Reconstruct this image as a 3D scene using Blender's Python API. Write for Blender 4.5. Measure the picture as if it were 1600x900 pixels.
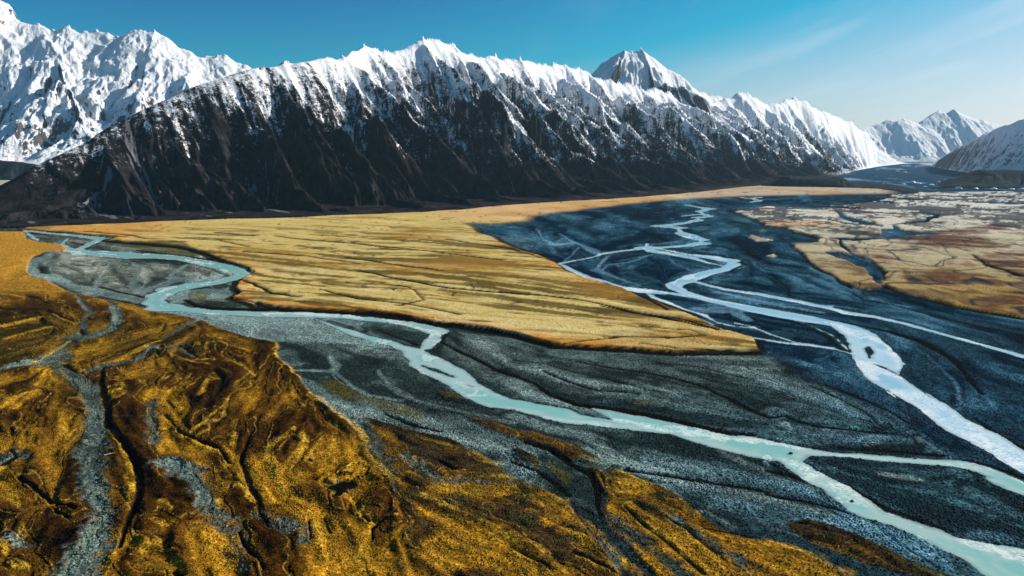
import bpy, math, random, time
import numpy as np
T0 = time.time()
for o in list(bpy.data.objects): bpy.data.objects.remove(o)
SC = bpy.context.scene
COL = SC.collection

# ------------------------------------------------------------------ camera, world, sun
F = 1140.0; HY = 235.0; CH = 300.0                 # focal length in photo pixels, horizon row, camera height (m)
TH = math.atan((450 - HY) / F)
cam_d = bpy.data.cameras.new('camera'); cam = bpy.data.objects.new('camera', cam_d); COL.objects.link(cam)
cam_d.sensor_width = 36.0; cam_d.lens = 36.0 * F / 1600.0
cam_d.clip_start = 1.0; cam_d.clip_end = 250000.0
cam.location = (0, 0, CH); cam.rotation_euler = (math.pi / 2 - TH, 0, 0)
SC.camera = cam
SUN_EL = math.radians(27); SUN_AZ = math.radians(69)     # azimuth measured from +Y towards +X
SKY_OFF = (1.95, 2.1, 2.1); SKY_GAIN = (3.5, 1.5, 1.5)      # contrast of the clear mountain sky
SUN_STR = 5.0; SKY_STR = 0.10; EXPO = 0.45
w = bpy.data.worlds.new('World'); SC.world = w; w.use_nodes = True
nt = w.node_tree; nt.nodes.clear()
out = nt.nodes.new('ShaderNodeOutputWorld'); bg = nt.nodes.new('ShaderNodeBackground')
sky = nt.nodes.new('ShaderNodeTexSky'); sky.sky_type = 'NISHITA'; sky.sun_disc = False
sky.sun_elevation = SUN_EL; sky.sun_rotation = SUN_AZ; sky.altitude = 1200
sky.air_density = 1.0; sky.dust_density = 1.2; sky.ozone_density = 2.2
tint = nt.nodes.new('ShaderNodeMix'); tint.data_type = 'RGBA'; tint.blend_type = 'MULTIPLY'
tint.inputs[0].default_value = 1.0; tint.inputs[7].default_value = (0.60, 1.0, 1.02, 1)
# thin cirrus wisps: noise stretched along one direction of a flat cloud deck
tc = nt.nodes.new('ShaderNodeTexCoord'); sep = nt.nodes.new('ShaderNodeSeparateXYZ')
def wmath(op, a, b=None, c=None):
    n = nt.nodes.new('ShaderNodeMath'); n.operation = op
    for i, v in enumerate((a, b, c)):
        if v is None: continue
        if isinstance(v, (int, float)): n.inputs[i].default_value = v
        else: nt.links.new(v, n.inputs[i])
    return n.outputs[0]
nt.links.new(tc.outputs['Generated'], sep.inputs[0])
zz = wmath('ADD', wmath('MAXIMUM', sep.outputs[2], 0.0), 0.06)
cmb = nt.nodes.new('ShaderNodeCombineXYZ')
nt.links.new(wmath('DIVIDE', sep.outputs[0], zz), cmb.inputs[0]); nt.links.new(wmath('DIVIDE', sep.outputs[1], zz), cmb.inputs[1])
mp = nt.nodes.new('ShaderNodeMapping'); mp.inputs['Rotation'].default_value = (0, 0, math.radians(4)); mp.inputs['Scale'].default_value = (1.5, 0.26, 1)
nt.links.new(cmb.outputs[0], mp.inputs[0])
cn = nt.nodes.new('ShaderNodeTexNoise'); cn.inputs['Scale'].default_value = 0.9; cn.inputs['Detail'].default_value = 6; cn.inputs['Roughness'].default_value = 0.55; cn.inputs['Distortion'].default_value = 0.35
nt.links.new(mp.outputs[0], cn.inputs['Vector'])
rgt = wmath('MULTIPLY', wmath('ADD', sep.outputs[0], 0.0), 1.6); rgt = wmath('MINIMUM', wmath('MAXIMUM', rgt, 0.0), 1.0)
cf = wmath('MULTIPLY', wmath('SMOOTH_MAX', wmath('MULTIPLY', wmath('SUBTRACT', cn.outputs['Fac'], 0.49), 3.4), 0.0, 0.1), rgt)
cf = wmath('MINIMUM', wmath('MULTIPLY', cf, 0.6), 0.5)
cm = nt.nodes.new('ShaderNodeMix'); cm.data_type = 'RGBA'; cm.inputs[7].default_value = (6.6, 6.9, 7.2, 1)
nt.links.new(sky.outputs[0], tint.inputs[6])
def vm(op, a, b):
    n = nt.nodes.new('ShaderNodeVectorMath'); n.operation = op; nt.links.new(a, n.inputs[0]); n.inputs[1].default_value = b; return n.outputs[0]
deep = vm('SUBTRACT', tint.outputs[2], SKY_OFF); deep = vm('MULTIPLY', deep, SKY_GAIN); deep = vm('MAXIMUM', deep, (0.005, 0.7, 1.6))
den = vm('MULTIPLY', deep, (0.05, 0.05, 0.05)); den = vm('ADD', den, (1.15, 1.15, 1.15))
dv = nt.nodes.new('ShaderNodeVectorMath'); dv.operation = 'DIVIDE'; nt.links.new(deep, dv.inputs[0]); nt.links.new(den, dv.inputs[1]); deep = dv.outputs[0]
nt.links.new(cf, cm.inputs[0]); nt.links.new(deep, cm.inputs[6])
nt.links.new(cm.outputs[2], bg.inputs[0]); bg.inputs[1].default_value = SKY_STR
nt.links.new(bg.outputs[0], out.inputs[0])
sd = bpy.data.lights.new('sun', 'SUN'); sd.energy = SUN_STR; sd.angle = math.radians(0.5); sd.color = (1.0, 0.93, 0.82)
sun = bpy.data.objects.new('sun', sd); COL.objects.link(sun)
from mathutils import Vector
SUNV = Vector((math.sin(SUN_AZ) * math.cos(SUN_EL), math.cos(SUN_AZ) * math.cos(SUN_EL), math.sin(SUN_EL)))
sun.rotation_euler = SUNV.to_track_quat('Z', 'Y').to_euler()
vs = SC.view_settings; vs.view_transform = 'Standard'; vs.look = 'None'; vs.exposure = EXPO; vs.gamma = 1.0
SC.cycles.volume_bounces = 0; SC.cycles.max_bounces = 4; SC.cycles.diffuse_bounces = 2

# ------------------------------------------------------------------ helpers
def unproj(px, py):                                   # photo pixel -> point on the valley floor (z = 0)
    a = (np.asarray(px, float) - 800) / F; b = (450 - np.asarray(py, float)) / F
    t = CH / (math.sin(TH) - b * math.cos(TH))
    return a * t, t * (math.cos(TH) + b * math.sin(TH))
def proj(x, y, z=0.0):
    dz = z - CH
    dep = y * math.cos(TH) - dz * math.sin(TH); up = y * math.sin(TH) + dz * math.cos(TH)
    return 800 + F * x / dep, 450 - F * up / dep
def at_depth(px, py, Y):                              # photo pixel at world distance Y -> 3-D point
    a = (px - 800) / F; b = (450 - py) / F
    t = Y / (math.cos(TH) + b * math.sin(TH))
    return a * t, Y, CH + t * (b * math.cos(TH) - math.sin(TH))
def sstep(e0, e1, x):
    t = np.clip((x - e0) / (e1 - e0), 0, 1); return t * t * (3 - 2 * t)
RNG = np.random.RandomState(7)
TAB = RNG.rand(8, 256, 256).astype(np.float32)
def vnoise(x, y, k=0):                                # value noise 0..1
    xi = np.floor(x); yi = np.floor(y); fx = (x - xi); fy = (y - yi)
    fx = fx * fx * (3 - 2 * fx); fy = fy * fy * (3 - 2 * fy)
    a = xi.astype(np.int64) & 255; b = yi.astype(np.int64) & 255; a1 = (a + 1) & 255; b1 = (b + 1) & 255
    t = TAB[k & 7]
    return (t[a, b] * (1 - fx) + t[a1, b] * fx) * (1 - fy) + (t[a, b1] * (1 - fx) + t[a1, b1] * fx) * fy
def fbm(x, y, octv=5, k=0, gain=0.5, ridged=False):
    s = 0; amp = 1.0; tot = 0; c, sn = math.cos(0.6), math.sin(0.6)
    for i in range(octv):
        n = vnoise(x + 13.7 * i, y - 7.3 * i, k + i)
        if ridged: n = 1 - np.abs(2 * n - 1)
        s = s + amp * n; tot += amp; amp *= gain
        x, y = (x * c - y * sn) * 2.03, (x * sn + y * c) * 2.03
    return s / tot
def lin(*c):
    c = np.array(c, float) / 255
    return np.where(c <= 0.04045, c / 12.92, ((c + 0.055) / 1.055) ** 2.4)
KL = 0.95
def alb(*c): return lin(*c) / KL
def mixc(a, b, f): return a * (1 - f[..., None]) + b * f[..., None]

def grid_mesh(name, P, keep, mat, attrs=None, cols=None):
    """P: (R, C, 3) vertices, keep: (R-1, C-1) bool of faces; one mesh object"""
    R, C = P.shape[:2]
    idx = np.arange(R * C).reshape(R, C)
    f = np.stack([idx[:-1, :-1], idx[:-1, 1:], idx[1:, 1:], idx[1:, :-1]], -1)[keep]
    used = np.zeros(R * C, bool); used[f.ravel()] = True
    remap = np.cumsum(used) - 1; f = remap[f].astype(np.int32)
    V = P.reshape(-1, 3)[used]
    me = bpy.data.meshes.new(name)
    me.vertices.add(len(V)); me.vertices.foreach_set('co', V.astype(np.float32).ravel())
    me.loops.add(f.size); me.loops.foreach_set('vertex_index', f.ravel())
    me.polygons.add(len(f)); me.polygons.foreach_set('loop_start', np.arange(0, f.size, 4, dtype=np.int32))
    me.polygons.foreach_set('loop_total', np.full(len(f), 4, np.int32))
    me.polygons.foreach_set('use_smooth', np.ones(len(f), bool))
    for k, a in (attrs or {}).items():
        at = me.attributes.new(k, 'FLOAT', 'POINT'); at.data.foreach_set('value', a.reshape(-1)[used].astype(np.float32))
    for k, a in (cols or {}).items():
        at = me.attributes.new(k, 'FLOAT_COLOR', 'POINT')
        rgba = np.ones((used.sum(), 4), np.float32); rgba[:, :3] = a.reshape(-1, 3)[used]
        at.data.foreach_set('color', rgba.ravel())
    me.update(calc_edges=True)
    me.materials.append(mat)
    o = bpy.data.objects.new(name, me); COL.objects.link(o)
    return o
def tag(o, label=None, cat=None, group=None, kind=None):
    for k, v in (('label', label), ('category', cat), ('group', group), ('kind', kind)):
        if v: o[k] = v
    return o

class NB:                                              # small node-building helper
    def __init__(s, name):
        s.m = bpy.data.materials.new(name); s.m.use_nodes = True; s.t = s.m.node_tree; s.t.nodes.clear()
        s.out = s.t.nodes.new('ShaderNodeOutputMaterial'); s.p = s.t.nodes.new('ShaderNodeBsdfPrincipled')
        s.t.links.new(s.p.outputs[0], s.out.inputs[0])
        s.tc = s.t.nodes.new('ShaderNodeTexCoord').outputs['Object']
    def n(s, ty, **kw):
        n = s.t.nodes.new(ty)
        for k, v in kw.items(): setattr(n, k, v)
        return n
    def set(s, sock, v):
        if isinstance(v, bpy.types.NodeSocket): s.t.links.new(v, sock)
        else: sock.default_value = v
    def math(s, op, a, b=0.0, c=0.0, clamp=False):
        n = s.n('ShaderNodeMath', operation=op, use_clamp=clamp)
        s.set(n.inputs[0], a); s.set(n.inputs[1], b); s.set(n.inputs[2], c); return n.outputs[0]
    def mix(s, f, a, b, blend='MIX'):
        n = s.n('ShaderNodeMix', data_type='RGBA', blend_type=blend)
        s.set(n.inputs[0], f)
        for i, v in ((6, a), (7, b)):
            if isinstance(v, (tuple, list, np.ndarray)): v = tuple(v)[:3] + (1,)
            s.set(n.inputs[i], v)
        return n.outputs[2]
    def noise(s, scale, detail=4, rough=0.55, vec=None, dist=0.0):
        n = s.n('ShaderNodeTexNoise'); s.set(n.inputs['Vector'], vec or s.tc)
        n.inputs['Scale'].default_value = scale; n.inputs['Detail'].default_value = detail; n.inputs['Roughness'].default_value = rough; n.inputs['Distortion'].default_value = dist
        return n.outputs['Fac']
    def voro(s, scale, out='Color', vec=None):
        n = s.n('ShaderNodeTexVoronoi'); s.set(n.inputs['Vector'], vec or s.tc); n.inputs['Scale'].default_value = scale
        return n.outputs[out]
    def attr(s, name, out='Fac'):
        n = s.n('ShaderNodeAttribute', attribute_name=name); return n.outputs[out]
    def ramp(s, v, lo, hi):
        n = s.n('ShaderNodeMapRange', interpolation_type='SMOOTHSTEP'); s.set(n.inputs[0], v)
        n.inputs[1].default_value = lo; n.inputs[2].default_value = hi; return n.outputs[0]
    def bump(s, h, dist, strength=1.0, nrm=None):
        n = s.n('ShaderNodeBump'); s.set(n.inputs['Height'], h); n.inputs['Distance'].default_value = dist; n.inputs['Strength'].default_value = strength
        if nrm: s.set(n.inputs['Normal'], nrm)
        return n.outputs[0]

# ------------------------------------------------------------------ traced map of the valley floor
TILES = dict(A=(0, 340, .25), B=(400, 460, .25), C=(800, 540, .25), D=(1200, 600, .25), E=(0, 520, .25), Fq=(0, 700, .25),
             G=(400, 640, .2888), H=(800, 680, .25), I=(700, 290, .25), J=(1000, 290, .1875), K=(1300, 290, .1875),
             L=(1000, 420, .1875), M=(1300, 420, .2222), N=(1200, 720, .25), X=(0, 0, 1.0))
def tl(t, pts):
    ox, oy, s = TILES[t]; r = []
    for p in pts:
        q = [ox + p[0] * s, oy + p[1] * s]
        if len(p) > 2: q.append(p[2] * s)
        r.append(tuple(q))
    return r
def line(*segs):                                       # several tile pieces joined
    r = []
    for i in range(0, len(segs), 2): r += tl(segs[i], segs[i + 1])
    return r
WATER_L = [  # polylines x, y, apparent thickness
 line('A', [(140,75,8),(175,105,16),(215,130,12),(250,142,5)]),
 line('A', [(160,80,10),(300,98,10),(480,112,12),(640,130,22),(560,165,22),(480,205,24)]),
 line('A', [(430,130,14),(395,160,18),(470,205,30),(560,220,34),(720,228,36),(850,238,36),(1000,242,26),(1120,252,26),(1250,275,34),(1380,300,40),(1470,322,48),(1530,348,44),(1460,375,34),(1350,402,24),(1220,418,34),(1090,440,42),(1000,480,70),(950,525,80),(1020,558,60),(1150,570,34),(1350,590,24),(1600,600,28)],
      'B', [(150,122,28),(300,125,30),(550,138,26),(800,163,20),(950,180,28),(1050,205,44),(1130,230,60),(1110,280,70),(1060,330,56)]),
 line('B', [(380,155,6),(480,190,12),(600,235,36),(700,270,28),(850,305,28),(950,340,50)]),
 line('M', [(0,0,1)]) ]
WATER_L.pop()
WATER_L += [line('X', [(1560,750,14),(1640,775,18),(1760,830,26),(1950,930,36)]), line('X', [(1590,885,50),(1700,960,70),(1850,1080,90)])]
WATER_LP = [
 line('B', [(900,312),(1030,338),(1090,372),(1200,415),(1300,468),(1400,560),(1500,610),(1600,648)],
      'C', [(200,365),(350,392),(430,430),(520,448),(640,458),(560,420),(500,390),(650,410),(800,435),(950,470),(1100,500),(1350,552),(1600,588)],
      'D', [(200,390),(350,413),(450,425),(650,440),(900,455),(1130,470),(1250,485),(1400,525),(1600,600),(1700,650),(1700,740),(1600,690),(1450,630),(1360,570),(1300,545),(1150,515),(900,490),(600,468),(400,446),(270,445),(215,480)],
      'N', [(380,95),(500,150),(650,240),(740,310),(900,370),(1100,440),(1200,480),(1380,508),(1600,545),(1750,575),(1750,640),(1600,597),(1440,582),(1500,640),(1600,690),(1750,760),(1700,900),(1420,760),(1330,690),(1250,625),(1100,545),(950,475),(800,410),(620,350),(500,300),(400,230),(330,160),(200,85),(60,0)],
      'D', [(0,470)],
      'C', [(1600,712),(1350,655),(1150,602),(1000,552),(850,530),(700,512),(450,490),(300,475),(150,432),(0,402)],
      'B', [(1450,700),(1320,640),(1200,565),(1050,492),(960,430),(925,370)]) ]
ISLES_L = [ line('B', [(1040,440,10),(1120,470,22),(1230,515,16)]), line('B',[(1300,555,3),(1390,585,8)]) ]
WATER_R = [
 line('J', [(380,160,10),(470,175,7),(580,190,18),(500,213,26),(530,238,18),(605,255,10),(480,265,16),(490,285,26),(400,305,15),(170,335,20),(310,347,20),(340,390,34),(400,412,48),(520,452,40),(525,480,36),(400,500,20),(220,512,14),(60,520,34),(110,545,24),(260,570,24),(430,600,20),(560,640,10),(690,665,8)]),
 line('J', [(350,250,6),(470,240,8)]), line('J',[(60,480,30),(60,520,30)]),
 line('J', [(120,522,10),(250,545,10),(400,575,10),(600,597,28),(740,622,38),(795,652,50),(690,690,44),(560,722,54),(440,760,70)]),
 line('J', [(800,690,6),(880,678,4)]),
 line('J', [(60,518,12),(0,528,12)], 'I', [(1230,395,8),(1100,405,8),(960,425,12),(900,450,7),(700,485,10),(760,520,22),(830,555,22),(900,578,14),(1000,600,10),(1100,636,18),(1230,655,30),(1400,672,14),(1600,702,10)], 'L', [(600,270,10)]),
 line('J', [(870,100,6),(930,105,7),(1000,125,11),(910,135,5)]),
 line('J', [(960,98,3),(1040,94,4),(1080,94,3)]),
 line('L', [(30,190,10),(120,235,18),(220,272,22),(350,325,8),(440,355,8),(540,385,14),(650,445,8),(800,480,6),(950,490,9),(1100,545,8),(1300,615,9),(1600,655,12)], 'M', [(0,555,8),(130,592,6)]),
 line('L', [(400,385,6),(500,420,12),(600,462,10)]),
 line('L', [(810,450,5),(960,485,8)]),
 line('L', [(880,560,5),(1000,580,12),(1200,615,12),(1400,632,12),(1600,662,10)]),
 line('L', [(1270,415,5),(1450,480,6),(1600,550,8)], 'M', [(60,520,8),(110,565,10)]),
 line('L', [(490,112,20),(700,165,16),(1000,210,20),(1300,265,24),(1600,330,18)], 'M', [(120,308,22),(300,335,16),(480,375,16),(600,405,20),(750,448,16),(900,490,18),(1350,610,18),(1500,650,18)]),
 line('L', [(1350,290,4),(1600,310,6)]),
 line('X', [(1590,715,30),(1700,775,36),(1900,880,48)]), line('X', [(1600,556,5),(1750,600,6),(2050,690,8)]),
]
WATER_RP = [
 line('L', [(770,0),(560,8),(430,40),(300,90),(215,125),(240,160),(380,215),(600,278),(900,350),(1100,393),(1300,428),(1450,450)],
      'M', [(0,400),(90,470),(120,560),(170,660),(230,750),(340,830),(450,900)],
      'D', [(740,30),(850,90),(950,150),(1050,240),(1200,330),(1400,430),(1600,545),(1750,640),(1750,490),(1600,405),(1450,318),(1250,222),(1150,150),(1050,80),(960,35)],
      'M', [(700,900),(600,838),(480,755),(400,712),(300,665),(380,690),(470,738),(485,700),(520,670),(470,610),(420,560),(340,480),(260,430),(150,395),(0,362)],
      'L', [(1450,390),(1200,348),(900,298),(700,262),(500,213),(400,180),(362,150),(380,125),(470,112),(490,95),(520,65),(600,32)]),
]
ISLES_R = [ line('M', [(255,545,30),(270,590,50),(275,625,24)]), line('L',[(400,140,8),(540,205,16)]) ]
FOAM = [
 line('C', [(600,450,8),(740,470,24),(860,500,30),(980,535,16)]), line('C',[(200,440,16),(400,475,20),(600,490,20)]),
 line('B', [(1100,240,30),(1070,310,40)]), line('D', [(100,470,20),(230,520,60),(400,600,80),(560,700,90),(720,760,50)]),
 line('D', [(200,400,30),(450,440,26),(900,475,22),(1150,500,30),(1290,525,36)]), line('N', [(1400,530,20),(1600,575,36)]),
 line('D', [(870,60,120),(1050,170,120),(1250,270,130),(1450,380,120),(1600,480,120)]), line('M', [(200,560,60),(330,600,120),(470,690,50)]),
 line('L', [(120,235,20),(220,272,26),(540,385,20),(950,490,12)]), line('I', [(1100,636,14),(1230,655,26)]), line('B',[(1250,540,30),(1400,580,30)]),
]
GRASS_GOLD = [
 line('X', [(30,350),(36,357)], 'A', [(230,80),(320,88),(500,108),(600,117),(700,130),(650,142),(800,155),(1000,172),(1130,186),(1250,220),(1335,258),(1450,290),(1535,320),(1572,350),(1500,390),(1470,430),(1492,480),(1440,505),(1600,560)],
      'B', [(0,55),(100,78),(300,92),(600,106),(800,130),(1000,160),(1150,196),(1350,208),(1500,235),(1600,250)],
      'C', [(250,2),(700,20),(1000,44),(1300,35),(1540,35)], 'L', [(990,690),(950,577),(820,547),(600,477),(400,380),(190,300),(30,240)],
      'I', [(1380,790),(1240,720),(1090,642),(850,577),(740,537),(680,482),(560,430),(420,390),(330,357),(280,325),(190,300),(178,270),(120,240),(280,246),(490,227),(520,196),(620,176),(800,156),(900,140),(1000,130),(1100,116),(1300,95),(1600,78)],
      'J', [(850,88),(1050,84),(1600,74)], 'K', [(300,70),(480,66),(500,20)], 'X', [(1400,288),(1000,290),(700,315),(400,330),(0,340)]),
]
GRASS_LEFT = [
 line('X', [(-600,372),(0,362)], 'A', [(140,88),(170,132),(260,152),(380,170),(440,195),(400,214),(300,214),(230,240),(185,290),(165,340),(200,372),(300,395),(380,435),(450,470),(600,502),(820,540),(950,585),(1200,625),(1350,680),(1550,752)],
      'B', [(60,292),(130,300),(125,385),(220,470),(320,610),(420,690),(560,782)],
      'G', [(500,60),(570,160),(650,290),(740,385)], 'X', [(700,1100),(600,1400),(-600,1400)]),
]
GRASS_MID = [
 line('B', [(560,770)], 'G', [(600,45),(750,80),(900,125),(1060,160),(1180,232),(1300,300),(1385,340)], 'H', [(90,295),(180,325),(330,405),(480,585),(600,725),(680,900)], 'X', [(975,1000),(990,1100),(600,1100)], 'G', [(740,385),(650,290),(570,160),(500,50)]),
 line('G', [(1100,30),(1250,55),(1385,100)], 'C', [(0,520),(150,540),(300,590),(450,650),(600,720),(800,795)], 'H', [(660,210),(480,185),(420,160),(330,160),(220,90),(80,40),(0,10)], 'G', [(1300,125),(1180,80)]),
 line('H', [(0,82),(60,88),(180,150),(175,212),(90,180),(0,150)]),
 line('H', [(470,200),(640,218),(800,282),(930,320),(1050,372),(1130,450),(1300,580),(1450,640),(1600,662)], 'N', [(0,495),(100,530),(300,600),(420,680),(480,740)], 'X', [(1400,1000),(1500,1200),(1050,1200)], 'H', [(880,900),(720,700),(600,560),(580,470),(600,400),(540,320)]),
 line('N', [(100,370),(250,358),(400,400),(560,460),(700,530),(850,600),(1050,680),(1200,750),(900,730),(600,640),(400,560),(200,470),(100,400)]),
]
OLIVE = [ line('B', [(400,540),(500,530),(600,580),(700,640),(760,650),(1000,700),(1080,770),(1000,800),(900,760),(750,710),(550,650),(430,590)]),
 line('B', [(1140,600),(1250,598),(1360,655),(1200,645)]), line('C', [(700,345),(900,335),(1030,338),(900,355),(800,380)]),
 line('H', [(190,140),(250,150),(380,250),(360,330),(250,250),(180,190)]),
 line('A', [(1160,480),(1250,450),(1330,470),(1280,520),(1180,520)]), line('A',[(1100,150),(1340,250),(1100,235),(860,200),(700,160)]) ]
GRASS_TAN = [
 line('J', [(785,213),(870,250),(960,290),(1040,330),(1200,350),(1280,385),(1380,405),(1490,440),(1500,478),(1250,485),(1300,540),(1400,630),(1480,695),(1600,752)],
      'M', [(60,102),(150,137),(270,157),(370,130),(450,160),(560,190),(640,200),(690,222),(850,262),(1050,302),(1200,332),(1350,352)],
      'X', [(1750,540),(2200,620),(2200,300),(1600,300)], 'K', [(1300,50),(800,55),(700,62),(480,80),(450,120),(230,150),(0,168)], 'J', [(1480,190),(1300,185),(1090,178),(850,206)]),
 line('J', [(885,410),(920,410),(1000,435),(1090,455),(1000,465),(930,440)]), line('J', [(1070,590),(1100,560),(1140,590),(1120,605)]), line('J',[(970,385),(1010,372),(1040,385),(1000,396)]),
]
RUST = [ line('K', [(580,450),(800,385),(1100,345),(1350,335),(1450,400),(1330,500),(1150,560),(950,540),(850,520),(700,490)]),
 line('K', [(1180,600),(1300,560),(1620,560),(1620,780),(1500,740),(1350,680)]), line('K', [(200,380),(330,380),(320,412),(210,412)]),
 line('K', [(220,580),(450,570),(600,640),(500,670),(330,660)]), line('K', [(700,730),(1000,720),(1250,760),(1100,810),(800,800)]),
 line('M', [(550,60),(700,20),(950,60),(1000,110),(800,120)]), line('M', [(1000,240),(1350,150),(1350,230),(1150,290)]) ]
PALE = [   # pale gravel bands
 line('A', [(290,245,24),(220,270,44),(190,320,56),(240,355,50),(330,385,44),(450,430,44),(600,460,48),(750,490,48),(900,522,44)]),
 line('A', [(690,290,14),(640,330,16),(610,400,40),(590,440,40)]), line('A', [(830,280,16),(880,320,40),(860,370,30),(830,420,50),(900,460,60)]),
 line('A', [(1180,290,16),(1080,355,22),(1100,390,26),(930,445,18)]), line('A', [(1440,330,26),(1300,390,40),(1150,380,30),(1080,370,20)]),
 line('A', [(1480,420,40),(1400,480,60),(1250,470,50),(1150,480,60),(1100,530,60)]), line('A', [(320,300,14),(320,350,20),(440,400,20)]),
 line('A', [(0,75,8),(130,72,8),(300,66,8),(520,52,5)]),
 line('A', [(1050,570,60),(1300,620,80),(1600,680,140)], 'B', [(0,210,170),(250,215,150),(500,270,90),(700,300,50),(860,325,30)]),
 line('B', [(890,340,14),(920,400,14),(970,450,10)]), line('B', [(960,350,50),(975,400,30)]), line('B', [(300,150,30),(480,150,20),(620,180,40),(660,225,14)]),
 line('B', [(250,470,6),(480,480,8),(560,550,8),(700,630,8),(900,660,6)]), line('B', [(680,340,6),(880,360,6)]), line('B',[(460,380,10),(500,440,30),(480,480,10)]), line('B',[(760,470,10),(800,520,10),(850,580,8),(1000,660,10),(1200,710,12),(1600,800,14)]),
 line('C', [(0,230,80),(120,300,60),(300,360,50),(450,400,30)]), line('C', [(0,440,40),(250,520,50),(450,560,60),(600,660,40),(800,760,36),(1000,800,30)]),
 line('H', [(450,90,40),(700,190,50),(900,260,50),(1200,320,50),(1600,400,50)], 'N', [(0,215,40),(150,270,34),(300,310,26),(450,340,24),(600,360,18)]),
 line('C', [(1310,650,10),(1430,720,24),(1600,790,30)], 'N', [(0,90,20),(150,130,34),(330,180,30)]), line('N', [(700,80,10),(850,95,14),(930,110,8)]),
 line('L', [(520,340,50),(760,340,50),(900,430,40)]), line('L', [(650,195,20),(850,240,24),(1200,310,20),(1500,360,16)]),
 line('I', [(840,370,16),(900,405,40),(940,430,24)]), line('I', [(560,270,12),(600,340,12),(670,370,20),(780,360,10)]), line('I', [(700,300,8),(780,350,16),(840,370,10)]), line('I', [(720,480,10),(770,435,8),(820,380,6)]), line('I', [(1230,370,30),(1280,360,12),(1230,390,20)]), line('I', [(990,440,16),(930,530,24),(1080,580,10),(1200,620,8)]), line('I', [(1240,445,6),(1130,480,8),(1000,500,10),(960,540,10)]),
 line('J', [(240,590,10),(270,640,12),(380,690,10),(430,715,12)]), line('J', [(0,600,8),(130,570,6),(240,590,6)]), line('J',[(120,490,10),(260,470,8),(350,460,8)]),
 line('M', [(540,520,4),(680,610,8),(780,720,8),(860,790,6),(900,880,10)]), line('D', [(830,110,12),(870,190,10),(890,250,8)]), line('D', [(940,330,8),(1050,400,8),(1140,460,10)]),
 line('D', [(150,80,6),(400,160,8)]), line('N', [(0,410,6),(250,470,8),(450,530,5)]), line('N', [(560,460,8),(750,540,8),(950,640,6)]), line('D', [(100,250,40),(150,280,20)]), line('D', [(600,370,20),(760,345,14)]),
 line('Fq', [(470,80,18),(445,180,26),(460,300,24),(480,390,16)]), line('H', [(1100,480,6),(1200,470,6),(1400,580,8)]), line('D',[(1190,60,8),(1220,130,14),(1160,170,30)]),
]
TEAL = [   # duller stony channels crossing the grass
 line('A', [(700,525,44),(730,580,56),(735,650,50),(690,700,34),(580,740,30),(490,750,40),(420,790,40)], 'E', [(380,105,50),(330,165,70),(240,188,44),(120,208,22),(0,235,10)]),
 line('A', [(560,600,30),(520,650,26),(500,720,34)]), line('A', [(480,480,14),(520,560,18),(580,600,24)]),
 line('E', [(350,200,50),(450,270,76),(560,380,100),(600,500,100),(610,620,120),(590,720,150)], 'Fq', [(560,50,140),(590,200,110),(625,330,110),(655,440,110),(640,540,140),(560,640,180),(480,780,220),(400,960,260)]),
 line('E', [(1150,70,14),(1060,100,16),(950,100,14),(850,180,12),(700,200,16),(560,240,20)]), line('E', [(1100,80,16),(1220,150,22)]), line('A', [(1260,640,14),(1150,680,16),(1030,760,14)]),
 line('E', [(950,420,50),(960,560,40),(965,700,30)]), line('Fq', [(1040,90,80),(1200,160,120),(1300,330,100),(1440,560,50),(1540,780,60)]),
 line('Fq', [(0,90,60),(60,60,70),(90,0,40)]), line('Fq', [(90,560,50),(150,620,60)]), line('G', [(0,560,20),(230,650,80),(260,700,60)]), line('G', [(430,410,30),(480,420,60)]),
 line('B', [(560,770,20)], 'G', [(560,70,44),(640,180,50),(720,325,30),(760,350,18)]),
 line('H', [(0,55,40),(150,95,44),(260,195,60),(420,330,130),(480,400,110)]), line('H', [(0,235,54),(150,262,40),(300,350,40),(390,440,40),(500,510,60),(600,600,70),(700,720,100),(780,900,120)]),
 line('G', [(850,20,24),(950,80,30),(1100,140,36)]), line('H', [(650,520,60),(760,620,80),(900,740,60),(1050,840,60)]), line('G', [(800,250,20),(1000,390,16),(1385,385,14)]),
 line('H', [(490,160,40),(600,190,50),(680,190,20)]), line('H', [(980,520,20),(1100,590,30),(1300,720,24),(1500,860,30)]),
]
BLUECH = [  # dark blue channels through the tan plain on the right
 line('K', [(30,215,24),(100,265,34),(260,308,38),(400,345,14)]), line('K', [(500,338,14),(575,395,56),(720,400,30)]), line('K', [(560,420,40),(450,440,14),(200,450,26),(60,440,20),(90,500,40),(150,570,14),(300,635,30),(420,725,44),(380,800,60)], 'M', [(320,60,60),(330,110,40)]),
 line('K', [(740,215,10),(880,245,12),(810,270,44),(780,300,24),(560,322,8),(490,335,10)]), line('K', [(0,290,10),(150,320,12),(300,330,14)]), line('K', [(0,560,50),(150,610,70),(300,680,80),(380,760,80)]),
 line('J', [(1200,260,10),(1300,290,10),(1400,300,8)]), line('J', [(1090,290,26),(1110,280,20)]), line('K', [(400,130,30),(520,150,16)]), line('K',[(950,90,16),(1080,100,12)]), line('K', [(1280,140,16),(1500,150,16)]),
 line('K', [(1200,75,10),(1420,95,14),(1600,110,10)]), line('K', [(500,100,14),(700,120,10),(820,110,14)]),
]
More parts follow.
